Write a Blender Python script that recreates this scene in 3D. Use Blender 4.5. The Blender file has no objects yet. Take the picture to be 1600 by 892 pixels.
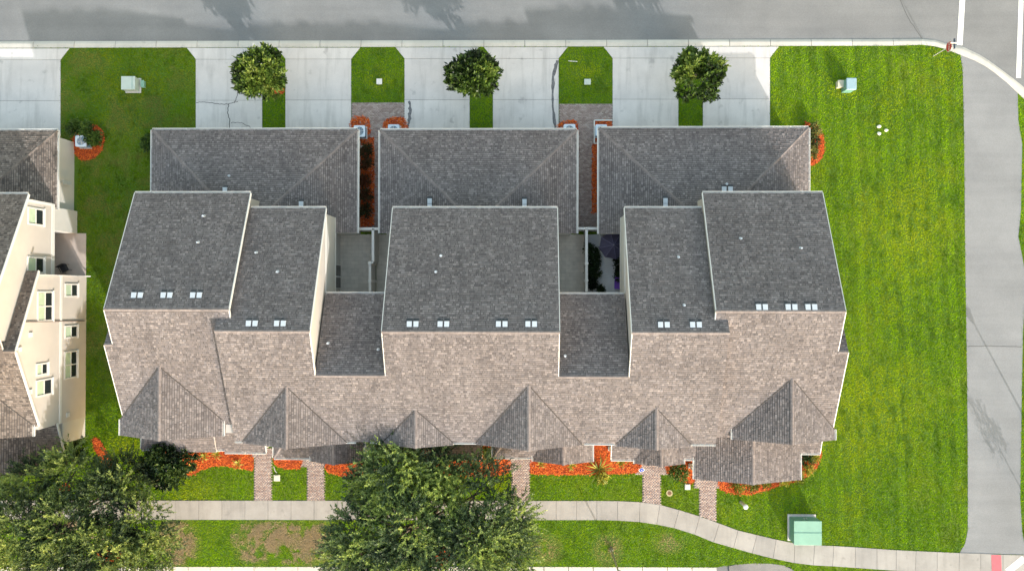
import bpy, math, random
import numpy as np
from mathutils import Matrix, Vector
random.seed(7); RNG = np.random.default_rng(7)
scene = bpy.context.scene
COL = scene.collection

# ------------------------------------------------------------------ camera
CAM_H = 58.0; FPX = 1160.0                      # drone height (m), focal length in photo pixels (1600 wide)
def _rot(a, c, g):
    ca, sa, cc, sc, cg, sg = math.cos(a), math.sin(a), math.cos(c), math.sin(c), math.cos(g), math.sin(g)
    Ry = Matrix(((ca, 0, sa), (0, 1, 0), (-sa, 0, ca))); Rx = Matrix(((1, 0, 0), (0, cc, -sc), (0, sc, cc)))
    Rz = Matrix(((cg, -sg, 0), (sg, cg, 0), (0, 0, 1)))
    return Rz @ Ry @ Rx
CR = _rot(1.99732e-2, 8.82841e-3, 2.44027e-3)
cd = bpy.data.cameras.new('camera'); cam = bpy.data.objects.new('camera', cd); COL.objects.link(cam)
cd.sensor_width = 36.0; cd.lens = 36.0 * FPX / 1600.0; cd.clip_start = 0.5; cd.clip_end = 1500
cam.location = (0, 0, CAM_H); cam.rotation_euler = CR.to_euler()
scene.camera = cam

# ------------------------------------------------------------------ world, sun, exposure
SUN_EL, SUN_AZ = 20.5, 152.0                     # azimuth clockwise from +Y (sun in the south-south-east)
w = bpy.data.worlds.new('World'); scene.world = w; w.use_nodes = True
nt = w.node_tree; bg = nt.nodes['Background']
sky = nt.nodes.new('ShaderNodeTexSky'); sky.sky_type = 'NISHITA'; sky.sun_disc = False
sky.sun_elevation = math.radians(SUN_EL); sky.sun_rotation = math.radians(SUN_AZ)
sky.air_density = 2.0; sky.dust_density = 2.8; sky.ozone_density = 0.0
nt.links.new(sky.outputs[0], bg.inputs[0]); bg.inputs[1].default_value = 0.15
sl = bpy.data.lights.new('sun', 'SUN'); sun = bpy.data.objects.new('sun', sl); COL.objects.link(sun)
sl.energy = 2.0; sl.angle = math.radians(0.6); sl.color = (1.0, 0.955, 0.905)
az, el = math.radians(SUN_AZ), math.radians(SUN_EL)
SUNV = Vector((math.sin(az) * math.cos(el), math.cos(az) * math.cos(el), math.sin(el)))
sun.rotation_euler = SUNV.to_track_quat('Z', 'Y').to_euler()
vs = scene.view_settings; vs.view_transform = 'Standard'; vs.look = 'None'; vs.gamma = 1.0; vs.use_curve_mapping = False
vs.exposure = 1.6

# ------------------------------------------------------------------ helpers
def P(px, py, z=0.0):
    """ground-plan survey: where the sight line of a photo pixel meets height z"""
    d = CR @ Vector((px - 800.0, 446.0 - py, -FPX)); t = (z - CAM_H) / d.z
    return (d.x * t, d.y * t)
def PP(pts, z=0.0): return [P(x, y, z) for x, y in pts]

def tag(o, label=None, cat=None, group=None, kind=None):
    if label: o['label'] = label
    if cat: o['category'] = cat
    if group: o['group'] = group
    if kind: o['kind'] = kind
    return o
def empty(name, loc=(0, 0, 0), rz=0.0):
    o = bpy.data.objects.new(name, None); COL.objects.link(o); o.location = loc; o.rotation_euler = (0, 0, rz); o.empty_display_size = .3
    return o
class MB:
    def __init__(s): s.v = []; s.f = []; s.m = []
    def face(s, pts, m=0):
        n = len(s.v); s.v += [tuple(p) for p in pts]; s.f.append(tuple(range(n, n + len(pts)))); s.m.append(m)
    def box(s, x0, x1, y0, y1, z0, z1, m=0):
        s.prism([(x0, y0), (x1, y0), (x1, y1), (x0, y1)], z0, z1, m)
    def prism(s, poly, z0, z1, m=0, mtop=None, bottom=True):
        a = sum(poly[i][0] * poly[(i + 1) % len(poly)][1] - poly[(i + 1) % len(poly)][0] * poly[i][1] for i in range(len(poly)))
        if a < 0: poly = poly[::-1]
        n = len(s.v); k = len(poly)
        s.v += [(x, y, z0) for x, y in poly] + [(x, y, z1) for x, y in poly]
        for i in range(k):
            j = (i + 1) % k; s.f.append((n + i, n + j, n + k + j, n + k + i)); s.m.append(m)
        s.f.append(tuple(n + k + i for i in range(k))); s.m.append(m if mtop is None else mtop)
        if bottom: s.f.append(tuple(n + i for i in reversed(range(k)))); s.m.append(m)
    def slab(s, poly3, th, m=0, mtop=None):
        """polygon in space thickened downward"""
        n = len(s.v); k = len(poly3)
        a = sum(poly3[i][0] * poly3[(i + 1) % k][1] - poly3[(i + 1) % k][0] * poly3[i][1] for i in range(k))
        if a < 0: poly3 = poly3[::-1]
        s.v += [tuple(p) for p in poly3] + [(p[0], p[1], p[2] - th) for p in poly3]
        s.f.append(tuple(range(n, n + k))); s.m.append(m if mtop is None else mtop)
        s.f.append(tuple(n + k + i for i in reversed(range(k)))); s.m.append(m)
        for i in range(k):
            j = (i + 1) % k; s.f.append((n + j, n + i, n + k + i, n + k + j)); s.m.append(m)
    def beam(s, a, b, wd, ht, m=0):
        """box of width wd (horizontal) and height ht hung centred on the line a-b"""
        a = Vector(a); b = Vector(b); d = (b - a).normalized(); side = d.cross(Vector((0, 0, 1)))
        if side.length < 1e-4: side = Vector((1, 0, 0))
        side.normalize(); up = side.cross(d).normalized(); n = len(s.v)
        for p in (a, b):
            for sx, sz in ((-1, -1), (1, -1), (1, 1), (-1, 1)):
                s.v.append(tuple(p + side * sx * wd / 2 + up * sz * ht / 2))
        for q in ((0, 1, 2, 3), (7, 6, 5, 4), (0, 4, 5, 1), (1, 5, 6, 2), (2, 6, 7, 3), (3, 7, 4, 0)):
            s.f.append(tuple(n + i for i in q)); s.m.append(m)
    def tube(s, pts, rad, seg=8, m=0, cap=True):
        n = len(s.v); prev = None
        for i, p in enumerate(pts):
            p = Vector(p); d = (Vector(pts[min(i + 1, len(pts) - 1)]) - Vector(pts[max(i - 1, 0)])).normalized()
            ref = Vector((1, 0, 0)) if abs(d.x) < .9 else Vector((0, 1, 0))
            a = d.cross(ref).normalized(); b = d.cross(a); r = rad[i] if hasattr(rad, '__len__') else rad
            for k in range(seg):
                t = 2 * math.pi * k / seg; s.v.append(tuple(p + a * math.cos(t) * r + b * math.sin(t) * r))
        for i in range(len(pts) - 1):
            for k in range(seg):
                k2 = (k + 1) % seg; s.f.append((n + i * seg + k, n + i * seg + k2, n + (i + 1) * seg + k2, n + (i + 1) * seg + k)); s.m.append(m)
        if cap:
            s.f.append(tuple(n + k for k in range(seg))); s.m.append(m)
            s.f.append(tuple(n + (len(pts) - 1) * seg + k for k in reversed(range(seg)))); s.m.append(m)
    def disc(s, c, r, h, seg=16, m=0, r2=None, mtop=None):
        poly = [(c[0] + r * math.cos(2 * math.pi * k / seg), c[1] + r * math.sin(2 * math.pi * k / seg)) for k in range(seg)]
        if r2 is None: s.prism(poly, c[2], c[2] + h, m, mtop)
        else:
            n = len(s.v); s.v += [(x, y, c[2]) for x, y in poly]
            s.v += [(c[0] + (x - c[0]) * r2 / r, c[1] + (y - c[1]) * r2 / r, c[2] + h) for x, y in poly]
            for k in range(seg):
                k2 = (k + 1) % seg; s.f.append((n + k, n + k2, n + seg + k2, n + seg + k)); s.m.append(m)
            s.f.append(tuple(n + seg + k for k in range(seg))); s.m.append(m if mtop is None else mtop)
    def build(s, name, mats, parent=None, smooth=False, bevel=0, loc=None):
        me = bpy.data.meshes.new(name); me.from_pydata(s.v, [], s.f)
        if not isinstance(mats, (list, tuple)): mats = [mats]
        for m in mats: me.materials.append(m)
        if len(mats) > 1: me.polygons.foreach_set('material_index', s.m)
        if smooth: me.polygons.foreach_set('use_smooth', [True] * len(me.polygons))
        me.update()
        o = bpy.data.objects.new(name, me); COL.objects.link(o)
        if parent: o.parent = parent
        if loc: o.location = loc
        if bevel:
            b = o.modifiers.new('bevel', 'BEVEL'); b.width = bevel; b.segments = 2; b.limit_method = 'ANGLE'
        return o
def mesh_np(name, verts, faces, mat, parent=None, cols=None):
    """many equal polygons from numpy arrays; cols = colour per vertex"""
    me = bpy.data.meshes.new(name); nv, nf, k = len(verts), len(faces), faces.shape[1]
    me.vertices.add(nv); me.vertices.foreach_set('co', np.ascontiguousarray(verts, np.float32).ravel())
    me.loops.add(nf * k); me.loops.foreach_set('vertex_index', np.ascontiguousarray(faces, np.int32).ravel())
    me.polygons.add(nf); me.polygons.foreach_set('loop_start', np.arange(0, nf * k, k, dtype=np.int32))
    me.update(calc_edges=True)
    if cols is not None:
        at = me.color_attributes.new('Col', 'FLOAT_COLOR', 'POINT')
        at.data.foreach_set('color', np.ascontiguousarray(np.c_[cols, np.ones(nv)], np.float32).ravel())
    me.materials.append(mat); o = bpy.data.objects.new(name, me); COL.objects.link(o)
    if parent: o.parent = parent
    return o
def copy_tree(o, parent=None):
    c = o.copy(); COL.objects.link(c); c.parent = parent
    for ch in list(o.children): copy_tree(ch, c)
    return c
def inpoly(x, y, poly):
    r = np.zeros(len(x), bool); n = len(poly)
    for i in range(n):
        x0, y0 = poly[i]; x1, y1 = poly[(i + 1) % n]
        if y0 == y1: continue
        c = ((y0 > y) != (y1 > y)) & (x < (x1 - x0) * (y - y0) / (y1 - y0) + x0); r ^= c
    return r
def vnoise(x, y, sc, seed):
    g = np.random.default_rng(seed).random((128, 128)); u = x / sc + 40.3; v = y / sc + 51.7
    i = np.floor(u).astype(int); j = np.floor(v).astype(int); fu = u - i; fv = v - j
    fu = fu * fu * (3 - 2 * fu); fv = fv * fv * (3 - 2 * fv); q = lambda a, b: g[a % 128, b % 128]
    return (q(i, j) * (1 - fu) + q(i + 1, j) * fu) * (1 - fv) + (q(i, j + 1) * (1 - fu) + q(i + 1, j + 1) * fu) * fv

# ------------------------------------------------------------------ materials
class NT:
    def __init__(s, name):
        s.mat = bpy.data.materials.new(name); s.mat.use_nodes = True; s.t = s.mat.node_tree; s.b = s.t.nodes['Principled BSDF']
    def n(s, t, **kw):
        x = s.t.nodes.new('ShaderNode' + t)
        for k, v in kw.items(): setattr(x, k, v)
        return x
    def l(s, a, b): s.t.links.new(a, b)
    def coord(s): return s.n('TexCoord').outputs['Object']
    def noise(s, scale, detail=4, rough=.55, vec=None):
        x = s.n('TexNoise'); x.inputs['Scale'].default_value = scale; x.inputs['Detail'].default_value = detail; x.inputs['Roughness'].default_value = rough
        s.l(vec if vec is not None else s.coord(), x.inputs['Vector']); return x.outputs['Fac']
    def ramp(s, fac, stops):
        x = s.n('ValToRGB'); e = x.color_ramp.elements
        while len(e) < len(stops): e.new(.5)
        for i, (p, c) in enumerate(stops): e[i].position = p; e[i].color = (*c, 1)
        s.l(fac, x.inputs[0]); return x.outputs[0]
    def mix(s, fac, a, b, mode='MIX'):
        x = s.n('Mix', data_type='RGBA', blend_type=mode); x.clamp_factor = True
        for k, v in (('Factor', fac), ('A', a), ('B', b)):
            sock = [i for i in x.inputs if i.name == k and (i.type == 'RGBA' or (k == 'Factor' and i.type == 'VALUE'))][0]
            if isinstance(v, (int, float)): sock.default_value = v
            elif isinstance(v, tuple): sock.default_value = (*v, 1)
            else: s.l(v, sock)
        return [o for o in x.outputs if o.type == 'RGBA'][0]
    def bump(s, h, strength=.3, dist=.02):
        x = s.n('Bump'); x.inputs['Strength'].default_value = strength; x.inputs['Distance'].default_value = dist
        s.l(h, x.inputs['Height']); s.l(x.outputs[0], s.b.inputs['Normal'])
    def col(s, c): s.l(c, s.b.inputs['Base Color']); return s
    def rough(s, v): s.b.inputs['Roughness'].default_value = v; return s
def plain(name, c, rough=.6, metal=0., var=.12, sc=3.0, bump=0.):
    m = NT(name); f = m.noise(sc, 5); a = tuple(x * (1 - var) for x in c); b = tuple(min(1, x * (1 + var)) for x in c)
    m.col(m.ramp(f, [(.3, a), (.7, b)])).rough(rough); m.b.inputs['Metallic'].default_value = metal
    if bump: m.bump(m.noise(40, 3), bump, .01)
    return m.mat

def make_shingle(name, dark, mid, light):
    m = NT(name); r = m.n('NewGeometry').outputs['Random Per Island']
    c = m.ramp(r, [(0, dark), (.35, mid), (.7, mid), (1, light)])
    st = m.ramp(m.noise(.35, 5, .6), [(.35, (.88, .86, .85)), (.65, (1.06, 1.05, 1.04))])
    c = m.mix(1.0, c, st, 'MULTIPLY')
    mp = m.n('Mapping'); m.l(m.coord(), mp.inputs[0]); mp.inputs['Scale'].default_value = (2.2, .22, .22)
    c = m.mix(.55, c, m.ramp(m.noise(1., 5, .65, mp.outputs[0]), [(.3, (.68, .67, .68)), (.5, (1.0, 1.0, 1.0)), (.72, (1.16, 1.14, 1.12))]), 'MULTIPLY')
    gr = m.ramp(m.noise(9, 3, .7), [(.3, (.82, .82, .82)), (.7, (1.12, 1.12, 1.12))])
    c = m.mix(1.0, c, gr, 'MULTIPLY')
    m.col(c).rough(.92); m.bump(m.noise(60, 2), .3, .01); return m.mat
SHINGLE = make_shingle('shingle_weathered', (.114, .102, .105), (.165, .148, .151), (.244, .220, .222))
SHINGLE_N = make_shingle('shingle_neighbour', (.085, .070, .062), (.165, .135, .118), (.25, .21, .185))
DECK = plain('shingle_underlay', (.055, .050, .048), .95)
CAP = make_shingle('shingle_ridge', (.155, .136, .136), (.19, .167, .167), (.225, .20, .20))
WHITE = plain('white_trim', (.64, .63, .61), .5, var=.04)
CREAM = plain('cream_stucco', (.47, .435, .405), .85, var=.05, sc=.8, bump=.15)
GREYW = plain('pale_grey_stucco', (.50, .49, .465), .85, var=.05, sc=.8, bump=.15)
def make_concrete(name, lo, hi, stain=.8):
    m = NT(name); f = m.noise(.55, 7, .65); c = m.ramp(f, [(.3, lo), (.7, hi)])
    s = m.n('Mapping'); m.l(m.coord(), s.inputs[0]); s.inputs['Scale'].default_value = (1.6, .18, 1)
    st = m.ramp(m.noise(1.1, 4, .6, s.outputs[0]), [(.25, (stain,) * 3), (.5, (1, 1, 1))])
    c = m.mix(.9, c, st, 'MULTIPLY'); c = m.mix(.6, c, m.ramp(m.noise(1.3, 3, .5), [(.26, (.62, .62, .63)), (.36, (1, 1, 1))]), 'MULTIPLY'); g = m.ramp(m.noise(25, 3), [(.3, (.92, .92, .92)), (.7, (1.05, 1.05, 1.05))])
    c = m.mix(1., c, g, 'MULTIPLY')
    oi = m.n('ObjectInfo').outputs['Random']; c = m.mix(1., c, m.ramp(oi, [(0, (.90, .90, .91)), (1, (1.05, 1.04, 1.03))]), 'MULTIPLY')
    m.col(c).rough(.9); m.bump(m.noise(90, 2), .15, .005); return m.mat
CONC = make_concrete('driveway_concrete', (.52, .50, .50), (.62, .595, .59), .74)
WALKC = make_concrete('sidewalk_concrete', (.27, .257, .245), (.37, .353, .337), .82)
KERBC = make_concrete('kerb_concrete', (.50, .47, .43), (.60, .565, .52), .9)
def make_asphalt(name, lo, hi):
    m = NT(name); c = m.ramp(m.noise(.28, 7, .62), [(.3, lo), (.7, hi)])
    g = m.ramp(m.noise(14, 4, .75), [(.25, (.80, .80, .80)), (.75, (1.15, 1.15, 1.15))]); c = m.mix(1., c, g, 'MULTIPLY')
    s = m.n('Mapping'); m.l(m.coord(), s.inputs[0]); s.inputs['Scale'].default_value = (.06, 1.2, 1)
    c = m.mix(.5, c, m.ramp(m.noise(1., 4, .6, s.outputs[0]), [(.3, (.84, .84, .85)), (.6, (1.05, 1.05, 1.04))]), 'MULTIPLY')
    m.col(c).rough(.93); m.bump(m.noise(70, 3), .3, .01); return m.mat
ASPH = make_asphalt('street_asphalt', (.158, .161, .168), (.203, .206, .213))
ASPH2 = make_asphalt('path_asphalt', (.188, .194, .206), (.238, .244, .258))
PAINT = plain('white_road_paint', (.76, .76, .74), .7, var=.07, sc=6)
def make_paver(name, cs):
    m = NT(name); r = m.n('NewGeometry').outputs['Random Per Island']
    c = m.ramp(r, cs); c = m.mix(1., c, m.ramp(m.noise(12, 3), [(.3, (.85, .85, .85)), (.7, (1.1, 1.1, 1.1))]), 'MULTIPLY')
    m.col(c).rough(.9); return m.mat
PAVER = make_paver('paver_clay', [(0, (.25, .19, .18)), (.4, (.31, .245, .235)), (.75, (.35, .285, .27)), (1, (.40, .34, .325))])
SAND = plain('joint_sand', (.20, .17, .155), .95)
def make_patio(name, c):
    m = NT(name); b = m.n('TexBrick'); m.l(m.coord(), b.inputs[0]); b.inputs['Scale'].default_value = 1.
    b.inputs['Brick Width'].default_value = .6; b.inputs['Row Height'].default_value = .3; b.inputs['Mortar Size'].default_value = .008
    b.inputs['Color1'].default_value = (*c, 1); b.inputs['Color2'].default_value = (*[x * .9 for x in c], 1); b.inputs['Mortar'].default_value = (*[x * .7 for x in c], 1)
    m.col(m.mix(1., b.outputs[0], m.ramp(m.noise(1.5, 4), [(.3, (.85, .85, .85)), (.7, (1.08, 1.08, 1.08))]), 'MULTIPLY')).rough(.9); return m.mat
PATIO = make_patio('patio_pavers', (.62, .57, .50)); PATIO2 = plain('patio_grey', (.62, .62, .62), .85, sc=1)
def make_mulch():
    m = NT('red_mulch'); r = m.n('NewGeometry').outputs['Random Per Island']
    c = m.ramp(r, [(0, (.26, .036, .010)), (.5, (.62, .095, .014)), (1, (.80, .20, .03))])
    m.col(m.mix(1., c, m.ramp(m.noise(6, 3), [(.3, (.75, .75, .75)), (.7, (1.1, 1.1, 1.1))]), 'MULTIPLY')).rough(.95); return m.mat
MULCH = make_mulch(); MULCHB = plain('mulch_base', (.30, .045, .014), .95, var=.4, sc=12)
def make_lawn():
    m = NT('lawn_turf'); c = m.ramp(m.noise(.16, 6, .6), [(.3, (.05, .11, .008)), (.5, (.075, .15, .010)), (.72, (.13, .18, .014))])
    c = m.mix(1., c, m.ramp(m.noise(8, 4, .7), [(.3, (.6, .6, .6)), (.7, (1.25, 1.25, 1.25))]), 'MULTIPLY')
    m.col(c).rough(1.); m.bump(m.noise(20, 4), .6, .05); return m.mat
LAWN = make_lawn()
def make_vcol(name, rough=.6, trans=.25, spec=.3):
    m = NT(name); a = m.n('VertexColor', layer_name='Col'); m.col(a.outputs[0]).rough(rough); m.b.inputs['Specular IOR Level'].default_value = spec
    if trans:
        t = m.n('BsdfTranslucent'); m.l(a.outputs[0], t.inputs[0]); mx = m.n('MixShader'); mx.inputs[0].default_value = trans
        m.l(m.b.outputs[0], mx.inputs[1]); m.l(t.outputs[0], mx.inputs[2]); m.l(mx.outputs[0], m.t.nodes['Material Output'].inputs[0])
    return m.mat
BLADE = make_vcol('grass_blades', .9, .18, 0.); LEAF = make_vcol('leaves', .5, .22, .35); LEAFG = make_vcol('glossy_leaves', .42, .15, .35)
BARK = plain('bark', (.16, .13, .10), .95, var=.3, sc=8, bump=.4)
GLASSD = plain('window_glass', (.02, .025, .03), .08, var=.02); BLIND = plain('window_blind', (.42, .52, .38), .5, var=.08)
GREENM = plain('green_metal', (.20, .37, .29), .45, var=.08, sc=1.5); GREEND = plain('dark_green_metal', (.12, .27, .23), .5, var=.1)
PALEM = plain('pale_green_metal', (.44, .50, .46), .5, var=.06); GALV = plain('galvanised', (.50, .53, .56), .4, .3, .08)
ACM = plain('condenser_white', (.58, .68, .80), .45, var=.05); ACG = plain('condenser_blue_grey', (.12, .25, .40), .5, var=.1); DARK = plain('dark_void', (.02, .02, .022), .8)
PURPLE = plain('purple_canvas', (.035, .03, .06), .8, var=.1); PURPB = plain('bright_purple_canvas', (.16, .06, .42), .7, var=.25, sc=7)
RED = plain('sign_red', (.50, .02, .03), .4, var=.05); BLUE = plain('sign_blue', (.03, .06, .30), 1., var=.05); BLUE.node_tree.nodes['Principled BSDF'].inputs['Specular IOR Level'].default_value = 0.
POLEM = plain('lamp_bronze', (.25, .24, .17), .5, .2, .1); STAIN = plain('wet_stain', (.13, .13, .14), .9, var=.4, sc=6); CRACK = plain('crack_dark', (.10, .10, .10), 1.)
BROWNG = plain('garage_door_panel', (.55, .53, .50), .6, var=.05)

HARD = []                                        # outlines without grass

# ------------------------------------------------------------------ setting: ground, roads, kerbs
m = MB(); m.face([(-400, -400, -.20), (400, -400, -.20), (400, 400, -.20), (-400, 400, -.20)])
tag(m.build('ground', plain('far_turf', (.06, .10, .02), 1., var=.4, sc=.1)), kind='structure')
road = MB(); road.face([(-150, -70, -.10), (150, -70, -.10), (150, 60, -.10), (-150, 60, -.10)])
road = tag(road.build('road', ASPH), kind='structure')
kx = list(range(-140, 1410, 64))
kerb_o = [(x, 64.5 - 3.5 * x / 1400) for x in kx] + [(1440, 60.5), (1462, 62.5), (1480, 67.6), (1507, 73.5), (1531, 84.8), (1545, 93.5), (1561, 105), (1585, 123), (1600, 135), (1640, 172), (1700, 240), (1740, 320), (1760, 420)]
kerb_i = [(x, 75.5 - 3.5 * x / 1400) for x in kx] + [(1440, 70.6), (1460, 73), (1478, 77.5), (1500.5, 86.5), (1522, 95), (1539, 104), (1552, 113), (1572, 129), (1590, 146), (1626, 180), (1684, 246), (1722, 324), (1742, 420)]
ko, ki = PP(kerb_o), PP(kerb_i)
kerb = tag(empty('kerb'), kind='structure')
for i in range(len(ko) - 1):
    def lerp(a, b, t): return (a[0] + (b[0] - a[0]) * t, a[1] + (b[1] - a[1]) * t)
    e = .006 if i < len(kx) else 0
    o0, o1, i0, i1 = lerp(ko[i], ko[i + 1], e), lerp(ko[i], ko[i + 1], 1 - e), lerp(ki[i], ki[i + 1], e), lerp(ki[i], ki[i + 1], 1 - e)
    m = MB(); prof = [(0, -.092), (.10, -.065), (.28, -.005), (.45, .02), (1, .03)]
    for (t0, z0), (t1, z1) in zip(prof, prof[1:]):
        a, b, c, d = lerp(o0, i0, t0), lerp(o1, i1, t0), lerp(o1, i1, t1), lerp(o0, i0, t1)
        m.face([(*d, z1), (*c, z1), (*b, z0), (*a, z0)])
    for A, B in ((o0, i0), (o1, i1)): m.face([(*lerp(A, B, t), z) for t, z in prof] + [(*B, -.15), (*A, -.15)])
    m.build('kerb_segment', KERBC, kerb)
lawn_top = ki
south = PP([(1240, 900), (1236, 885), (1140, 882), (1120, 886), (850, 885), (500, 885), (260, 885), (-160, 886)])
lawn_poly = lawn_top + PP([(1800, 700), (1800, 1000), (1240, 1000)]) + south
m = MB(); m.face([(*p, 0.0) for p in lawn_poly]); lawn = tag(m.build('lawn', LAWN), kind='structure')
m = MB()
lk = PP([(-160, 886), (260, 885), (500, 885), (850, 885), (1120, 886)]); lk2 = PP([(-160, 894), (260, 893), (500, 893), (850, 893), (1120, 894)])
k2 = tag(empty('front_kerb'), kind='structure')
for i in range(4):
    n = 7
    for q in range(n):
        t0, t1 = q / n + .002, (q + 1) / n - .002
        mm = MB(); a, b, c, d = lerp(lk[i], lk[i + 1], t0), lerp(lk[i], lk[i + 1], t1), lerp(lk2[i], lk2[i + 1], t1), lerp(lk2[i], lk2[i + 1], t0)
        mm.prism([a, b, c, d], -.15, .025); mm.build('kerb_segment', KERBC, k2)
# asphalt side path on the right
path_px = [(1500.5, 86.5), (1522, 95), (1539, 104), (1552, 113), (1572, 129), (1590, 146), (1591, 190), (1597, 225), (1595, 330), (1591, 370), (1598, 405), (1603, 440), (1598, 520), (1596, 640), (1594, 780), (1597, 830), (1604, 866), (1499, 863.5), (1508, 848), (1512, 828), (1512, 720), (1511, 600), (1508, 400), (1506, 200), (1504, 110)]
pp = PP(path_px); m = MB(); m.prism(pp, -.15, .018); tag(m.build('asphalt_path', ASPH2), kind='structure'); HARD.append(pp)
# asphalt patch at the bottom edge
pa = PP([(1140, 896), (1139, 884), (1150, 881.5), (1175, 879.5), (1205, 880), (1225, 883), (1240, 890), (1242, 896)])
m = MB(); m.prism(pa, -.15, .012); tag(m.build('asphalt_apron', make_asphalt('rough_asphalt', (.14, .135, .14), (.30, .29, .28))), kind='structure'); HARD.append(pa)
def ribbon(name, pts, widths, z, mat, parent):
    """flat strip along a plan polyline"""
    m = MB(); L = []; Rr = []
    for i, p in enumerate(pts):
        a = Vector(pts[max(i - 1, 0)]); b = Vector(pts[min(i + 1, len(pts) - 1)]); d = (b - a).normalized(); n = Vector((-d.y, d.x)); wd = widths[i] if hasattr(widths, '__len__') else widths
        L.append((p[0] + n.x * wd / 2, p[1] + n.y * wd / 2, z)); Rr.append((p[0] - n.x * wd / 2, p[1] - n.y * wd / 2, z))
    for i in range(len(pts) - 1): m.face([L[i], Rr[i], Rr[i + 1], L[i + 1]])
    return m.build(name, mat, parent)
def wiggly(pts, amp, n=6):
    out = []
    for a, b in zip(pts, pts[1:]):
        for k in range(n):
            t = k / n; out.append((a[0] + (b[0] - a[0]) * t + random.uniform(-amp, amp), a[1] + (b[1] - a[1]) * t + random.uniform(-amp, amp)))
    return out + [pts[-1]]
for a, b, wd in (((1505.5, -30), (1499.5, 71), .42), ((1596.5, -30), (1591.5, 122), .36)):
    ribbon('crosswalk_line', PP([a, b], -.095), wd, -.095, PAINT, road)
ribbon('tar_crack', wiggly(PP([(1398, -20), (1420, 30), (1441, 62)], -.095), .03), .05, -.095, CRACK, road)
ribbon('tar_crack', wiggly(PP([(1512, 541), (1540, 540), (1596, 542)], .022), .03), .05, .022, CRACK, bpy.data.objects['asphalt_path'])

# ------------------------------------------------------------------ driveways
def gap_slab(poly, z0, z1, name, mat, parent, bevel=0):
    m = MB(); c = (sum(p[0] for p in poly) / len(poly), sum(p[1] for p in poly) / len(poly))
    q = [(c[0] + (p[0] - c[0]) * (1 - .012 / max(.3, abs(p[0] - c[0]))), c[1] + (p[1] - c[1]) * (1 - .012 / max(.3, abs(p[1] - c[1])))) for p in poly]
    m.prism(q, z0, z1); return m.build(name, mat, parent)
DW = [(-40, 95), (306, 410), (446, 549), (632, 734), (770, 873), (957, 1060), (1098, 1203)]
YJ = 158
for k, (x0, x1) in enumerate(DW):
    d = tag(empty('driveway', (*P((x0 + x1) / 2, 130), 0)), kind='structure')
    off = 3.5 * x0 / 1400
    rows = [[(x0 - 14, 76 - off), (x1 + 14, 76 - off), (x1, 94 - off), (x0, 94 - off)], [(x0, 94 - off), (x1, 94 - off), (x1, YJ - off), (x0, YJ - off)], [(x0, YJ - off), (x1, YJ - off), (x1, 214), (x0, 214)]]
    for q in rows:
        poly = PP(q); HARD.append(poly)
        o = gap_slab(poly, -.15, .035, 'slab', CONC, d); o.matrix_parent_inverse = Matrix.Translation(-d.location)
    ob = MB(); ob.prism(PP([(x0, 80), (x1, 80), (x1, 213), (x0, 213)]), -.15, .012); o = ob.build('joint_filler', CRACK, d); o.matrix_parent_inverse = Matrix.Translation(-d.location)
    if k == 1:
        for pts, wd in (([(306, 160), (322, 160), (340, 163), (357, 163), (372, 159)], .05), ([(357, 163), (356, 178), (359, 190), (359, 204)], .06), ([(367, 161), (371, 148), (373, 135)], .05), ([(361, 192), (375, 192), (386, 196), (392, 200)], .04)):
            o = ribbon('crack', wiggly(PP(pts, .039), .04), wd, .039, CRACK, d); o.matrix_parent_inverse = Matrix.Translation(-d.location)
    if k in (3, 4):
        pts = [(639, 158), (641, 170), (640, 182), (638, 195), (636, 203)] if k == 3 else [(871, 94), (866, 110), (864, 130), (863, 155), (865, 180), (868, 203)]
        o = ribbon('oil_stain', wiggly(PP(pts, .039), .05, 4), [.12 + .16 * random.random() for _ in range(4 * (len(pts) - 1) + 1)], .039, STAIN, d); o.matrix_parent_inverse = Matrix.Translation(-d.location)

# ------------------------------------------------------------------ sidewalk slabs
sx = list(range(-49, 800, 36)) + [806]
top = [(x, 781 + .7 * x / 838) for x in sx] + [(838, 781.7), (869, 781.7), (901, 781.7), (932.5, 781.7), (965, 782), (1000, 783.7), (1031, 787.8), (1060.8, 796), (1093, 805.8), (1123.8, 817), (1153, 827.8), (1182.5, 835), (1212.5, 842), (1241.6, 848), (1272.5, 851), (1302.5, 852), (1336, 854), (1370, 856.5), (1400, 858.5), (1431, 860), (1464, 861.5), (1498.6, 863), (1532, 864), (1567, 865.5), (1602, 866.5), (1640, 868)]
bot = [(x, 811.3 + .7 * x / 838) for x in sx] + [(838, 812), (869, 812), (901, 812), (932.5, 812), (965, 812.7), (999, 815), (1026, 819), (1053, 824.4), (1085.5, 834.6), (1114.8, 846.7), (1146, 855.5), (1175, 863.8), (1207.8, 872), (1240.6, 878.8), (1270.6, 882.5), (1300.6, 884), (1336, 886.5), (1370, 889), (1400, 891), (1430, 893), (1464, 894), (1498, 896), (1532, 898), (1567, 899), (1602, 900), (1640, 901)]
walk = tag(empty('sidewalk'), kind='structure')
for i in range(len(top) - 1):
    poly = PP([top[i], top[i + 1], bot[i + 1], bot[i]]); HARD.append(poly); o = gap_slab(poly, -.15, .04, 'slab', WALKC, walk)
m = MB(); poly = PP(top + bot[::-1]); m.prism(poly, -.15, .012); m.build('joint_filler', CRACK, walk)
m = MB(); m.prism(PP([(1549, 866.5), (1564, 867), (1565, 897), (1550, 897)], .04), .042, .052)
m.build('tactile_mat', plain('pink_tactile', (.55, .10, .13), .7, var=.1, sc=5), walk)
ribbon('crosswalk_line', PP([(1574, 893), (1600, 872)], .046), .5, .046, PAINT, walk)

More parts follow.
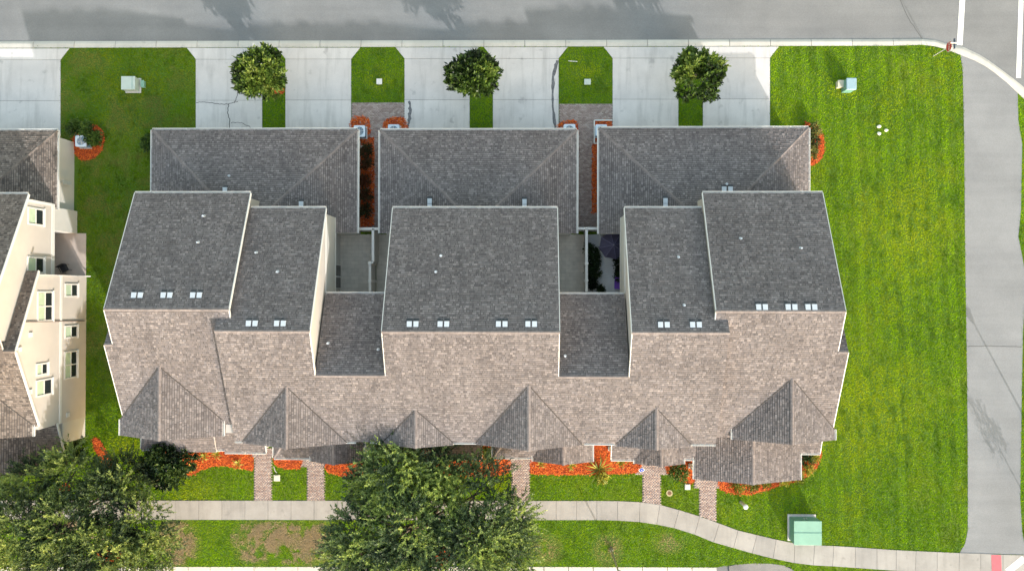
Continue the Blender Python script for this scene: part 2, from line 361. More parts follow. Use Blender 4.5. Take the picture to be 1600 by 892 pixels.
# ------------------------------------------------------------------ paver walks
def paver_area(name, px_polys, brick=(.21, .105), z=.03):
    root = tag(empty(name), kind='structure'); base = MB(); V = []; F = []
    for poly in [PP(q) for q in px_polys]:
        HARD.append(poly); base.prism(poly, -.15, z - .022)
        xs = [p[0] for p in poly]; ys = [p[1] for p in poly]
        y = min(ys); r = 0
        gx, gy = [], []
        while y < max(ys):
            x = min(xs) - (brick[0] / 2 if r % 2 else 0)
            while x < max(xs): gx.append(x); gy.append(y); x += brick[0]
            y += brick[1]; r += 1
        gx = np.array(gx); gy = np.array(gy); ok = inpoly(gx + brick[0] / 2, gy + brick[1] / 2, poly)
        for x, y in zip(gx[ok], gy[ok]):
            h = z + random.uniform(-.001, .001); n = len(V); g = .004
            V += [(x + g, y + g, z - .03), (x + brick[0] - g, y + g, z - .03), (x + brick[0] - g, y + brick[1] - g, z - .03), (x + g, y + brick[1] - g, z - .03)]
            V += [(a, b, h) for a, b, _ in V[n:n + 4]]
            F += [(n + 4, n + 5, n + 6, n + 7), (n, n + 1, n + 5, n + 4), (n + 1, n + 2, n + 6, n + 5), (n + 2, n + 3, n + 7, n + 6), (n + 3, n, n + 4, n + 7)]
    base.build('sand_bed', SAND, root)
    tag(mesh_np('pavers', np.array(V), np.array(F), PAVER, root), kind='stuff')
    return root
paver_area('paver_walk', [[(397, 714), (424, 714), (424, 781), (397, 781)], [(391, 700), (431, 700), (431, 714), (391, 714)]])
paver_area('paver_walk', [[(479.5, 729), (506.5, 729), (506.5, 781), (479.5, 781)], [(468, 712), (512, 712), (512, 729), (468, 729)]])
paver_area('paver_walk', [[(799, 734), (827, 734), (827, 781.5), (799, 781.5)], [(790, 712), (834, 712), (834, 728), (828, 734), (797, 734), (790, 728)]])
paver_area('paver_walk', [[(1003.5, 741), (1032, 741), (1032, 788), (1003.5, 784)], [(992, 718), (1042, 718), (1042, 741), (992, 741)]])
paver_area('paver_walk', [[(1092, 762), (1119, 762), (1119, 815), (1092, 805)], [(1084, 742), (1126, 742), (1126, 762), (1084, 762)]])
paver_area('paver_path', [[(549.5, 160.5), (632, 160.5), (632, 215), (549.5, 215)], [(561, 215), (597, 215), (597, 362), (561, 362)]])
paver_area('paver_path', [[(873.5, 163), (957, 163), (957, 215), (873.5, 215)], [(900, 215), (938, 215), (938, 362), (900, 362)]])

# ------------------------------------------------------------------ roofs
def plane_uv(poly3):
    a, b, c = Vector(poly3[0]), None, None
    n = Vector((0, 0, 0)); k = len(poly3)
    for i in range(k):
        p, q = Vector(poly3[i]), Vector(poly3[(i + 1) % k]); n += p.cross(q)
    n.normalize()
    if n.z < 0: n = -n
    up = Vector((0, 0, 1)) - n * n.z; up.normalize(); u = up.cross(n).normalized()
    return n, up, u
TABS = [random.uniform(.12, .26) for _ in range(17)]
def shingles(poly3, V, F, expo=.155):
    ph = random.random()
    n, up, u = plane_uv(poly3); o = Vector(poly3[0]); pts = [((Vector(p) - o).dot(u), (Vector(p) - o).dot(up)) for p in poly3]
    t = min(p[1] for p in pts); tmax = max(p[1] for p in pts); k = len(pts)
    while t < tmax - .02:
        tm = min(t + expo * .5, tmax - .005); xs = []
        for i in range(k):
            (x0, y0), (x1, y1) = pts[i], pts[(i + 1) % k]
            if (y0 > tm) != (y1 > tm): xs.append(x0 + (x1 - x0) * (tm - y0) / (y1 - y0))
        xs.sort(); t2 = min(t + expo - .03, tmax + .01); wob = random.uniform(-.006, .006); ph += 2.31 + random.uniform(-.04, .04)
        for a, b in zip(xs[::2], xs[1::2]):
            x = a; kk = int(ph * 1.7) % 17; first = True
            while x < b - .01:
                wd = TABS[kk % 17] * random.uniform(.9, 1.1); kk += 1
                if first: wd *= (ph % 1.0) + .2; first = False
                e = min(b, x + wd); gap = random.choice((.0, .008, .012, .03))
                if b - e < .08: e = b; gap = 0
                h = random.choice((.008, .012, .026, .032)); lo = t + wob + random.uniform(-.005, .005)
                q = len(V)
                for (uu, tt, hh) in ((x, lo, h), (e - gap, lo, h), (e - gap, t2, .003), (x, t2, .003), (x, lo, -.01), (e - gap, lo, -.01)):
                    V.append(tuple(o + u * uu + up * tt + n * hh))
                F.append((q, q + 1, q + 2, q + 3)); F.append((q + 4, q + 5, q + 1, q)); F.append((q + 4, q, q + 3, q + 3)); F.append((q + 5, q + 2, q + 1, q + 1))
                x = e
        t += expo
def caps(mb, a, b, halfw=.12, drop=.05, step=.26, lift=.03):
    a, b = Vector(a), Vector(b); L = (b - a).length; d = (b - a) / L; side = d.cross(Vector((0, 0, 1))).normalized(); k = max(1, int(L / step))
    for i in range(k):
        p, q = a + d * (L * i / k), a + d * (L * (i + 1) / k + .03); z = Vector((0, 0, 1))
        hw = halfw * random.uniform(.92, 1.06)
        A, B = p + z * (lift + .012), q + z * lift
        mb.face([A, B, B + side * hw - z * drop, A + side * hw - z * drop]); mb.face([B, A, A - side * hw - z * drop, B - side * hw - z * drop])
def roof(name, faces, parent, ridges=(), gutters=(), rakes=(), th=.14, mat=None, label=None, expo=.155, valley=()):
    """one roof: white-edged deck with shingles, ridge caps, gutters and rake boards as pieces"""
    dk = MB()
    for f in faces: dk.slab(f, th, 0, 1)
    r = dk.build(name, [WHITE, DECK], parent)
    if label: r['label'] = label
    V, F = [], []
    for f in faces: shingles(f, V, F, expo)
    me = bpy.data.meshes.new('shingles'); me.from_pydata(V, [], [tuple(dict.fromkeys(q)) for q in F]); me.materials.append(mat or SHINGLE)
    o = bpy.data.objects.new('shingles', me); COL.objects.link(o); o.parent = r; o['kind'] = 'stuff'
    for a, b in ridges:
        c = MB(); caps(c, a, b); c.build('ridge_cap', CAP if mat is None else mat, r)
    for a, b in gutters:
        g = MB(); a, b = Vector(a), Vector(b); d = (b - a).normalized(); s = Vector((-d.y, d.x, 0)); z = Vector((0, 0, 1)); wd = .12
        # open gutter: inner lip, floor, outer lip
        g.beam(a + z * -.07 + s * .0, b + z * -.07 + s * .0, .015, .12); g.beam(a + s * wd + z * -.06, b + s * wd + z * -.06, .035, .12)
        g.beam(a + s * wd / 2 + z * -.12, b + s * wd / 2 + z * -.12, wd, .012)
        for q in (a, b): g.beam(q + z * -.065, q + s * wd + z * -.065, .012, .10)
        kk = int((b - a).length / 1.2)
        for i in range(1, kk): q = a + (b - a) * (i / kk) + z * -.012; g.beam(q, q + s * wd, .05, .012)
        g.build('gutter', WHITE, r)
    for a, b in rakes:
        g = MB(); z = Vector((0, 0, 1)); g.beam(Vector(a) + z * -.09, Vector(b) + z * -.09, .05, .20); g.build('rake_board', WHITE, r)
    return r

def zB(y): return 9.9 + .45 * (y + 2.6)           # middle blocks, front plane
def zBr(y): return 9.9 - .45 * (y + 2.6)
def zA(y, y0=-1.2): return 9.8 + .46 * (y - y0)   # end blocks, front plane
def zAr(y, y0=-1.2): return 9.8 - .46 * (y - y0)

house = empty('townhouse_row', (-3.8, -2, 0))
tag(house, 'long grey-shingled townhouse row with six front gables and three garage wings', 'building')
HINV = Matrix.Translation(-house.location)
def adopt(o): o.matrix_parent_inverse = HINV; return o

def garage(parent, x0, x1, yn, ys, z=2.7, pitch=.23, mat=None, adopt=adopt, hasleft=True):
    c = (x0 + x1) / 2; wd = (x1 - x0) / 2; dy = yn - ys; za = z + pitch * min(wd, dy); y2 = yn - wd
    zy = lambda d: z + pitch * d
    if y2 >= ys:    # ridge running north-south after the hip
        N = [(x0, yn, z), (x1, yn, z), (c, y2, zy(wd))]; E = [(x1, yn, z), (x1, ys, z), (c, ys, zy(wd)), (c, y2, zy(wd))]; W = [(x0, yn, z), (c, y2, zy(wd)), (c, ys, zy(wd)), (x0, ys, z)]
    else:
        N = [(x0, yn, z), (x1, yn, z), (x1 - dy, ys, zy(dy)), (x0 + dy, ys, zy(dy))]; E = [(x1, yn, z), (x1, ys, z), (x1 - dy, ys, zy(dy))]; W = [(x0, yn, z), (x0 + dy, ys, zy(dy)), (x0, ys, z)]
    k = min(wd, dy); apE = (x1 - k, yn - k, zy(k)); apW = (x0 + k, yn - k, zy(k))
    faces = [N, E] + ([W] if hasleft else [])
    r = adopt(roof('garage_roof', faces, parent, ridges=[((x1, yn, z), apE)] + ([((x0, yn, z), apW)] if hasleft else []),
             gutters=[((x1, yn, z), (x0, yn, z))[::-1], ((x1, ys, z), (x1, yn, z))[::-1]] + ([((x0, yn, z), (x0, ys, z))[::-1]] if hasleft else []), mat=mat))
    m = MB(); wx0, wx1 = x0 + .35, x1 - .35
    m.box(wx0, wx1, ys + .02, yn - .35, 0, z - .16)
    wl = adopt(m.build('garage_wall', GREYW, parent))
    g = MB(); g.prism([(x0 + .4, ys + .25), (x1 - .4, ys + .25), (x1 - .4, ys + .05), (x0 + .4, ys + .05)], z - .16, z + .0); adopt(g.build('back_wall', GREYW, parent))
    return r, wl
def garage_door(wl, x0, x1, y):
    d = MB(); d.box(x0, x1, y, y + .04, 0.04, 2.2); d = d.build('garage_door', WHITE, wl)
    for k in range(4):
        p = MB(); p.box(x0 + .08, x1 - .08, y + .04, y + .06, .12 + k * .53, .55 + k * .53); p.build('door_panel', BROWNG, d)

G1, GW1 = garage(house, -28.25, -12.72, 12.14, 4.38); G2, GW2 = garage(house, -11.0, 3.68, 12.08, 4.36); G3, GW3 = garage(house, 5.36, 20.82, 12.20, 4.34)
for wl, doors, y in ((GW1, ((-26.0, -21.1), (-18.9, -14.0)), 11.79), (GW2, ((-9.4, -4.7), (-2.5, 2.2)), 11.73), (GW3, ((6.9, 11.6), (13.9, 18.7)), 11.85)):
    for a, b in doors: garage_door(wl, a, b, y)
HARD += [[(-27.9, 4), (-13.1, 4), (-13.1, 11.7), (-27.9, 11.7)], [(-10.7, 4), (3.4, 4), (3.4, 11.7), (-10.7, 11.7)], [(5.7, 4), (20.5, 4), (20.5, 11.8), (5.7, 11.8)]]

EYB, EZB = -10.45, zB(-10.45); EYA = -10.1; EZA = zA(EYA)
RB = 5.86; RA = 6.92                                # rear eaves
def q3(x, y, f): return (x, y, f(y))
# end block at the left (B1)
B1 = adopt(roof('main_roof', [
    [q3(-27.75, -1.2, zAr), q3(-27.75, RA, zAr), q3(-19.52, RA, zAr), q3(-19.52, -1.2, zAr)],
    [q3(-27.75, -1.2, zA), q3(-19.52, -1.2, zA), q3(-19.52, -1.85, zA), q3(-20.38, -1.85, zA), q3(-20.38, EYA, zA), q3(-28.35, EYA, zA), q3(-28.35, -3.6, zA), q3(-27.75, -3.6, zA)],
    [q3(-28.35, -3.6, zA), q3(-27.76, -3.6, zA), (-27.76, -.6, zA(-3.6) - 1.38), (-28.35, -.6, zA(-3.6) - 1.38)]],
    house, ridges=[((-27.75, -1.2, 9.8), (-19.52, -1.2, 9.8)), (q3(-28.35, -3.6, zA), q3(-27.8, -3.6, zA))],
    gutters=[((-19.52, RA, zAr(RA)), (-27.75, RA, zAr(RA)))[::-1]],
    rakes=[((-19.50, RA, zAr(RA)), (-19.50, -1.2, 9.8)), ((-19.50, -1.2, 9.8), q3(-19.50, -1.85, zA)), ((-27.77, RA, zAr(RA)), (-27.77, -1.2, 9.8)), ((-27.77, -1.2, 9.8), q3(-27.77, -3.5, zA)), (q3(-28.37, -3.6, zA), q3(-28.37, EYA, zA))]))
B5 = adopt(roof('main_roof', [
    [q3(20.52, -1.2, zAr), q3(20.52, RA, zAr), q3(12.24, RA, zAr), q3(12.24, -1.2, zAr)],
    [q3(20.52, -1.2, zA), q3(12.24, -1.2, zA), q3(12.24, -1.85, zA), q3(13.06, -1.85, zA), q3(13.06, EYA, zA), q3(21.22, EYA, zA), q3(21.22, -3.9, zA), q3(20.52, -3.9, zA)],
    [q3(21.22, -3.9, zA), q3(20.53, -3.9, zA), (20.53, -.9, zA(-3.9) - 1.38), (21.22, -.9, zA(-3.9) - 1.38)]],
    house, ridges=[((20.52, -1.2, 9.8), (12.24, -1.2, 9.8)), (q3(21.22, -3.9, zA), q3(20.6, -3.9, zA))],
    gutters=[((12.24, RA, zAr(RA)), (20.52, RA, zAr(RA)))],
    rakes=[((12.22, RA, zAr(RA)), (12.22, -1.2, 9.8)), ((12.22, -1.2, 9.8), q3(12.22, -1.85, zA)), ((20.54, RA, zAr(RA)), (20.54, -1.2, 9.8)), ((20.54, -1.2, 9.8), q3(20.54, -3.8, zA)), (q3(21.24, -3.9, zA), q3(21.24, EYA, zA))]))
# middle: one continuous front plane, separate rear planes
LY = -5.62; LZ = zB(LY); zL = lambda y: LZ - .45 * (y - LY); LE = -.15
XB = [(-20.4, -14.15), (-9.43, 2.12), (6.80, 13.06)]; XL = [(-14.15, -9.43), (2.12, 6.80)]
front = [q3(-20.4, EYB, zB), q3(-20.4, -2.6, zB), q3(-14.15, -2.6, zB), q3(-14.15, LY, zB), q3(-9.43, LY, zB), q3(-9.43, -2.6, zB), q3(2.12, -2.6, zB), q3(2.12, LY, zB), q3(6.80, LY, zB), q3(6.80, -2.6, zB), q3(13.06, -2.6, zB), q3(13.06, EYB, zB)]
FR = adopt(roof('main_roof', [front], house,
    ridges=[((a, -2.6, 9.9), (b, -2.6, 9.9)) for a, b in XB] + [((a, LY, LZ), (b, LY, LZ)) for a, b in XL],
    gutters=[((a, EYB, EZB), (b, EYB, EZB))[::-1] for a, b in ((-20.4, -11.9), (-10.9, -9.9), (-5.2, .6), (4.0, 6.1), (11.4, 13.06))],
    rakes=[(q3(x, -2.6, zB), q3(x, LY, zB)) for x in (-14.15, -9.43, 2.12, 6.8)]))
B2 = adopt(roof('rear_roof', [[q3(-20.4, -2.6, zBr), q3(-14.15, -2.6, zBr), q3(-14.15, RB, zBr), q3(-19.50, RB, zBr), q3(-19.50, -1.7, zBr), q3(-20.4, -1.7, zBr)]], house,
    gutters=[((-19.45, RB, zBr(RB)), (-14.15, RB, zBr(RB)))], rakes=[(q3(-14.13, -2.6, zBr), q3(-14.13, RB, zBr))]))
B3 = adopt(roof('rear_roof', [[q3(-9.43, -2.6, zBr), q3(2.12, -2.6, zBr), q3(2.12, RB, zBr), q3(-9.43, RB, zBr)]], house,
    gutters=[((-9.43, RB, zBr(RB)), (2.12, RB, zBr(RB)))], rakes=[(q3(-9.45, -2.6, zBr), q3(-9.45, RB, zBr)), (q3(2.14, -2.6, zBr), q3(2.14, RB, zBr))]))
B4 = adopt(roof('rear_roof', [[q3(13.06, -2.6, zBr), q3(6.8, -2.6, zBr), q3(6.8, RB, zBr), q3(12.2, RB, zBr), q3(12.2, -1.7, zBr), q3(13.06, -1.7, zBr)]], house,
    gutters=[((6.8, RB, zBr(RB)), (12.15, RB, zBr(RB)))], rakes=[(q3(6.78, -2.6, zBr), q3(6.78, RB, zBr))]))
LR = []
for (a, b) in XL:
    LR.append(adopt(roof('link_roof', [[q3(a, LY, zL), q3(b, LY, zL), q3(b, LE, zL), q3(a, LE, zL)]], house, gutters=[((a + .05, LE, zL(LE)), (b - .05, LE, zL(LE)))])))
# front cross gables
def gable(parent, c, wd, zr, ze, yf, plane, adopt=adopt, mat=None, glen=.6):
    inv = lambda z: yf if plane(yf) >= z else (z - plane(0)) / (plane(1) - plane(0))
    ya, yb = inv(zr), max(inv(ze), yf)
    L = [(c, ya, zr), (c, yf, zr), (c - wd, yf, ze), (c - wd, yb, ze)]; R_ = [(c, ya, zr), (c + wd, yb, ze), (c + wd, yf, ze), (c, yf, zr)]
    L, R_ = [[p for i, p in enumerate(f) if p != f[i - 1]] for f in (L, R_)]
    gut = [((c - wd, yf, ze), (c - wd, yb, ze)), ((c + wd, yb, ze), (c + wd, yf, ze))] if yb - yf > .4 else []
    r = adopt(roof('gable_roof', [L, R_], parent, ridges=[((c, ya, zr), (c, yf, zr))], gutters=gut,
        rakes=[((c, yf + .03, zr - .08), (c - wd, yf + .03, ze - .08)), ((c, yf + .03, zr - .08), (c + wd, yf + .03, ze - .08))], mat=mat))
    for sx_ in (-1, 1):
        A_, B_ = Vector((c, ya, zr)), Vector((c + sx_ * wd, yb, ze)); vv = MB(); z_ = Vector((0, 0, .045)); sd = Vector((.045, 0, 0)) ; lo_ = A_ + (B_ - A_) * .03
        vv.face([lo_ + z_ - sd, B_ + z_ - sd, B_ + z_ + sd, lo_ + z_ + sd]); vv.build('valley', DECK, r)
    t = MB(); t.v = []; y0 = yf + .25; y1 = ya - .3
    tri = [(c - wd + .25, ze - .1), (c + wd - .25, ze - .1), (c, zr - .18)]
    t.face([(x, y0, z) for x, z in tri]); adopt(t.build('gable_wall', CREAM, parent))
    return r
gable(house, -24.96, 3.62, 8.0, 6.2, -10.15, zA); gable(house, -16.2, 3.75, 8.18, 6.3, -10.6, zB); gable(house, -7.57, 2.48, 7.45, 6.35, -10.65, zB)
gable(house, .15, 3.75, 8.26, 6.3, -10.6, zB); gable(house, 8.8, 2.57, 7.54, 6.35, -10.65, zB); gable(house, 17.85, 3.5, 7.7, 6.0, -10.2, zA)

# ------------------------------------------------------------------ walls of the row
def gable_block(parent, x0, x1, yr, yf, ridge, zr, sr, sf, mat=CREAM, z0=0., name='wall', adopt=adopt):
    """walls under a pitched roof: yr rear wall, yf front wall"""
    prof = [(yr, z0), (yf, z0), (yf, zr + sf * (yf - ridge) - .17), (ridge, zr - .17), (yr, zr - sr * (yr - ridge) - .17)]
    m = MB(); n = len(prof); A = [(x0, y, z) for y, z in prof]; B = [(x1, y, z) for y, z in prof]
    m.face(A[::-1]); m.face(B)
    for i in range(n): j = (i + 1) % n; m.face([A[i], A[j], B[j], B[i]])
    return adopt(m.build(name, mat, parent))
W1 = gable_block(house, -27.6, -19.62, 6.6, -3.4, -1.2, 9.8, .46, .46); gable_block(house, -28.2, -20.25, -2.6, -9.75, -3.6, zA(-3.6), .46, .46)
W2 = gable_block(house, -20.28, -14.27, 5.5, -10.0, -2.6, 9.9, .45, .45, z0=3.0); gable_block(house, -20.2, -14.65, 5.4, -9.95, -2.6, 9.0, .45, .45, GREYW)
W3 = gable_block(house, -9.33, 2.02, 5.5, -10.0, -2.6, 9.9, .45, .45)
W4 = gable_block(house, 6.92, 12.95, 5.5, -10.0, -2.6, 9.9, .45, .45, z0=3.0); gable_block(house, 7.3, 12.9, 5.4, -9.95, -2.6, 9.0, .45, .45, GREYW)
W5 = gable_block(house, 12.34, 20.4, 6.6, -3.4, -1.2, 9.8, .46, .46); gable_block(house, 13.0, 21.08, -2.9, -9.75, -3.9, zA(-3.9), .46, .46)
for a, b in XL: gable_block(house, a - .05, b + .05, -.45, -9.98, LY, LZ, .45, .45)
HARD += [[(-28.3, -10), (-19.5, -10), (-19.5, 7), (-28.3, 7)], [(-20.5, -10), (13.1, -10), (13.1, -.1), (-20.5, -.1)], [(13, -10), (21.1, -10), (21.1, -2), (13, -2)], [(12, -3), (20.5, -3), (20.5, 7), (12, 7)], [(-15, -1), (7.6, -1), (7.6, 4.5), (-15, 4.5)]]
# white siding band and trim on the wall beside the courtyard
for x, sgn in ((-14.27, 1), (6.92, -1)):
    for za, zb2 in ((2.95, 3.12), (5.55, 5.68)):
        m = MB(); m.box(min(x, x + sgn * .05), max(x, x + sgn * .05), -.1, 5.5, za, zb2); adopt(m.build('trim_band', WHITE, house))
    m = MB(); m.box(min(x, x + sgn * .03), max(x, x + sgn * .03), -.12, 5.48, 3.12, 5.55); adopt(m.build('siding_panel', GREYW, house))
m = MB(); m.box(-14.64, -14.58, .2, 2.1, .1, 2.2); sd = adopt(m.build('sliding_door', WHITE, house))
for ya, yb in ((.28, 1.1), (1.2, 2.02)):
    p = MB(); p.box(-14.58, -14.565, ya, yb, .2, 2.1); p.build('pane', GLASSD, sd)
# end-wall windows
def window(parent, face_x, sgn, yc, zc, wy, hz, adopt=adopt, rows=1, blind=True):
    f = MB(); x0, x1 = sorted((face_x, face_x + sgn * .06)); f.box(x0, x1, yc - wy / 2, yc + wy / 2, zc - hz / 2, zc + hz / 2); fr = adopt(f.build('window', WHITE, parent))
    for r in range(rows):
        for c in range(2):
            ya = yc - wy / 2 + .10 + c * (wy / 2 - .06); yb = ya + wy / 2 - .14; za = zc - hz / 2 + .1 + r * (hz / rows - .04); zb2 = za + hz / rows - .16
            p = MB(); xx0, xx1 = sorted((face_x + sgn * .06, face_x + sgn * .075)); p.box(xx0, xx1, ya, yb, za, zb2)
            p.build('pane', (BLIND if (c == 1 and blind) else GLASSD), fr)
    s = MB(); s0, s1 = sorted((face_x, face_x + sgn * .11)); s.box(s0, s1, yc - wy / 2 - .04, yc + wy / 2 + .04, zc - hz / 2 - .08, zc - hz / 2 - .005); s.build('sill', WHITE, fr)
for fx, sg in ((-28.2, -1), (21.08, 1)):
    for yc, zc, wy, hz, rr in ((-5, 4.6, 1.0, 1.3, 1), (-8, 4.6, 1.0, 1.3, 1), (-5, 1.6, 1.0, 1.6, 2), (-8, 1.6, 1.0, 1.6, 2)): window(house, fx, sg, yc, zc, wy, hz, rows=rr)

# ------------------------------------------------------------------ porch roofs along the front
def shed(x0, x1, yb, yf, zb, zf, hl=0., hr=0., gut=True, rk='lr', parent=house, adopt=adopt, mat=None):
    """lean-to porch roof, optional hipped ends"""
    faces = [[(x0, yf, zf), (x1, yf, zf), (x1 - hr, yb, zb), (x0 + hl, yb, zb)]]; rid = []
    if hl: faces.append([(x0, yf, zf), (x0 + hl, yb, zb), (x0, yb, zf)]); rid.append(((x0, yf, zf), (x0 + hl, yb, zb)))
    if hr: faces.append([(x1, yf, zf), (x1, yb, zf), (x1 - hr, yb, zb)]); rid.append(((x1, yf, zf), (x1 - hr, yb, zb)))
    gs = [((x1, yf, zf), (x0, yf, zf))] if gut else []
    if hl: gs.append(((x0, yf, zf), (x0, yb, zf)))
    if hr: gs.append(((x1, yb, zf), (x1, yf, zf)))
    r = adopt(roof('porch_roof', faces, parent, ridges=rid, gutters=gs, mat=mat, rakes=([((x0, yf, zf), (x0, yb, zb))] if (not hl and 'l' in rk) else []) + ([((x1, yf, zf), (x1, yb, zb))] if (not hr and 'r' in rk) else [])))
    return r
def porch_gable(c, wd, yb, yf, zr, ze, parent=house, adopt=adopt, mat=None, gl=True):
    L = [(c, yb, zr), (c, yf, zr), (c - wd, yf, ze), (c - wd, yb, ze)]; R_ = [(c, yb, zr), (c + wd, yb, ze), (c + wd, yf, ze), (c, yf, zr)]
    r = adopt(roof('porch_roof', [L, R_], parent, ridges=[((c, yb, zr), (c, yf, zr))], gutters=[((c - wd, yf, ze), (c - wd, yb, ze)), ((c + wd, yb, ze), (c + wd, yf, ze))], mat=mat,
        rakes=[((c, yf + .03, zr - .08), (c - wd, yf + .03, ze - .08)), ((c, yf + .03, zr - .08), (c + wd, yf + .03, ze - .08))]))
    t = MB(); tri = [(c - wd + .2, ze - .1), (c + wd - .2, ze - .1), (c, zr - .18)]; t.face([(x, yf + .22, z) for x, z in tri]); adopt(t.build('gable_wall', CREAM, parent))
    return r
def posts(xs, y, z1):
    for x in xs:
        m = MB(); m.box(x - .11, x + .11, y - .11, y + .11, 0, z1); m.box(x - .16, x + .16, y - .16, y + .16, 0, .25); adopt(m.build('porch_post', WHITE, house))
shed(-28.72, -22.5, -9.8, -11.78, 3.75, 3.0, hl=1.2, rk=''); shed(-26.7, -23.1, -9.8, -11.98, 3.95, 3.02, gut=False, rk='')
shed(-22.5, -19.4, -9.9, -11.98, 3.72, 2.95, rk='r')
shed(-18.8, -15.4, -9.98, -12.38, 3.8, 2.95, hl=1.6, rk=''); porch_gable(-14.05, 1.95, -9.98, -12.62, 4.05, 3.0)
shed(-11.9, -9.9, -9.98, -11.6, 3.6, 3.0); shed(-7.2, -3.3, -9.98, -12.32, 3.75, 2.95); porch_gable(-8.3, 1.7, -9.98, -12.55, 3.95, 3.0)
shed(-2.46, .9, -9.98, -12.22, 3.8, 2.95, hl=1.5, rk=''); porch_gable(2.68, 2.16, -9.98, -12.5, 4.1, 3.0)
shed(6.24, 8.3, -9.98, -12.32, 3.75, 2.95, rk='l'); porch_gable(9.78, 1.76, -9.98, -12.62, 3.9, 2.98); shed(11.3, 12.4, -9.98, -12.25, 3.75, 2.95, rk='')
P8 = porch_gable(16.22, 3.84, -9.7, -13.72, 4.45, 3.0); shed(19.6, 21.55, -9.7, -11.75, 3.75, 3.0, rk='r')
posts((-28.4, -25.9, -23.3), -11.5, 2.85); posts((-22.3, -19.7), -11.7, 2.8); posts((-18.5, -15.9, -12.3), -12.1, 2.8); posts((-9.8, -6.8, -3.6), -12.1, 2.8); posts((-2.1, .6, 4.6), -12.0, 2.8); posts((6.5, 8.2, 11.3), -12.1, 2.8); posts((12.7, 16.2, 19.7), -13.4, 2.85)
# little side wall and ledge by the entry between the first two units
m = MB(); m.box(-21.15, -20.45, -9.95, -9.35, 3.7, 6.1); adopt(m.build('entry_wall', CREAM, house))
# front doors and front windows below the porches
for x in (-21.2, -15.2, -8.3, -.2, 9.4, 14.0):
    m = MB(); m.box(x - .5, x + .5, -10.10, -9.99, .05, 2.2); d = adopt(m.build('front_door', plain('door_paint', (.12, .05, .04), .5), house)); k = MB(); k.tube([(x + .38, -10.1, 1.05), (x + .38, -10.16, 1.05)], .03); k.build('handle', GALV, d)
for x in (-25.5, -17.8, -12.6, -6, 2.6, 7.6, 11.2, 17.6):
    for z in (1.5, 4.7):
        m = MB(); m.box(x - .8, x + .8, -10.08, -9.99, z - .7, z + .7); f = adopt(m.build('window', WHITE, house))
        for s in (-1, 1): p = MB(); p.box(x + s * .4 - .33, x + s * .4 + .33, -10.10, -10.08, z - .6, z + .6); p.build('pane', GLASSD, f)

# ------------------------------------------------------------------ roof vents
def on_plane(px, py, f):
    z = 7.
    for _ in range(40): z = f(P(px, py, z)[1])
    return (*P(px, py, z), z)
def hood(r, x, y, f, slope, wx=.32, wy=.37, mats=None):
    """low slant-back hood lying on a rear roof plane"""
    m = MB(); h = .13; pts = []
    for (dx, dy, dz) in ((-wx / 2, -wy / 2, .03), (wx / 2, -wy / 2, .03), (wx / 2, wy / 2, h), (-wx / 2, wy / 2, h)): pts.append((x + dx, y + dy, f(y + dy) + dz + .03))
    bs = [(p[0], p[1], f(p[1]) - .02) for p in pts]
    m.face(pts)
    for i in range(4): j = (i + 1) % 4; m.face([bs[i], bs[j], pts[j], pts[i]], 1 if i == 2 else 0)
    fl = [(x - wx * .60, y - wy * .56), (x + wx * .60, y - wy * .56), (x + wx * .60, y + wy * 1.0), (x - wx * .60, y + wy * 1.0)]  # flange lengthened north and darkened to paint in the hood's shadow
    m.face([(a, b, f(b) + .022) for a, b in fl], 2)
    o = m.build('roof_vent', mats or [GALVW, DARK, VENT_SHADE], r); return o
VENT_SHADE = plain('vent_shadow_flange', (.045, .048, .055), .6, .2, .2); GALVW = plain('vent_white', (.50, .54, .60), .4, .0, .04)
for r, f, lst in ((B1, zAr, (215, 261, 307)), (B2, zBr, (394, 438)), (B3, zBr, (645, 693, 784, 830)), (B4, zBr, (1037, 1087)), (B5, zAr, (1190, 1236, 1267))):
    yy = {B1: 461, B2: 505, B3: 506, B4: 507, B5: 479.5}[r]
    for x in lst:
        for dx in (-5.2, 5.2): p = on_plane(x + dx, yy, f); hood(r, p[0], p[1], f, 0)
def pipe(r, p, rad=.07, h=.28):
    m = MB(); m.tube([(p[0], p[1], p[2] - .05), (p[0], p[1], p[2] + h)], rad, 8); m.disc((p[0], p[1], p[2] - .03), .12, .07, 10, 0, .08); m.build('vent_pipe', GALVW, r)
for r, f, lst in ((B1, zAr, ((319, 338), (310, 379))), (B2, zBr, ((401, 395), (434, 425))), (B3, zBr, ((689, 400), (681, 425))), (B4, zBr, ((1060, 402), (1069, 477))), (B5, zAr, ((1157, 373), (1251, 388))), (LR[0], zL, ((513, 536), (591, 546))), (LR[1], zL, ((883, 556),))):
    for k, (x, y) in enumerate(lst): pipe(r, on_plane(x, y, f), .075 if k == 0 else .06, .25)
gN = lambda yn: (lambda y: 2.7 + .23 * (yn - y))
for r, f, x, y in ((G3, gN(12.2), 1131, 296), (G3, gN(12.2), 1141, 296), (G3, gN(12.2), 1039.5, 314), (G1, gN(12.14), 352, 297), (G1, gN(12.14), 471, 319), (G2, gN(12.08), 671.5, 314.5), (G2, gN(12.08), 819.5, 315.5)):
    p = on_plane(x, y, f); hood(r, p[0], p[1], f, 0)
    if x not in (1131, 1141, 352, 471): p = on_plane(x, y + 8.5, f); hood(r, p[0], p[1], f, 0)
pipe(G3, on_plane(1135.5, 288, gN(12.2)), .06, .2); pipe(G1, on_plane(358, 275, gN(12.14)), .05, .2)

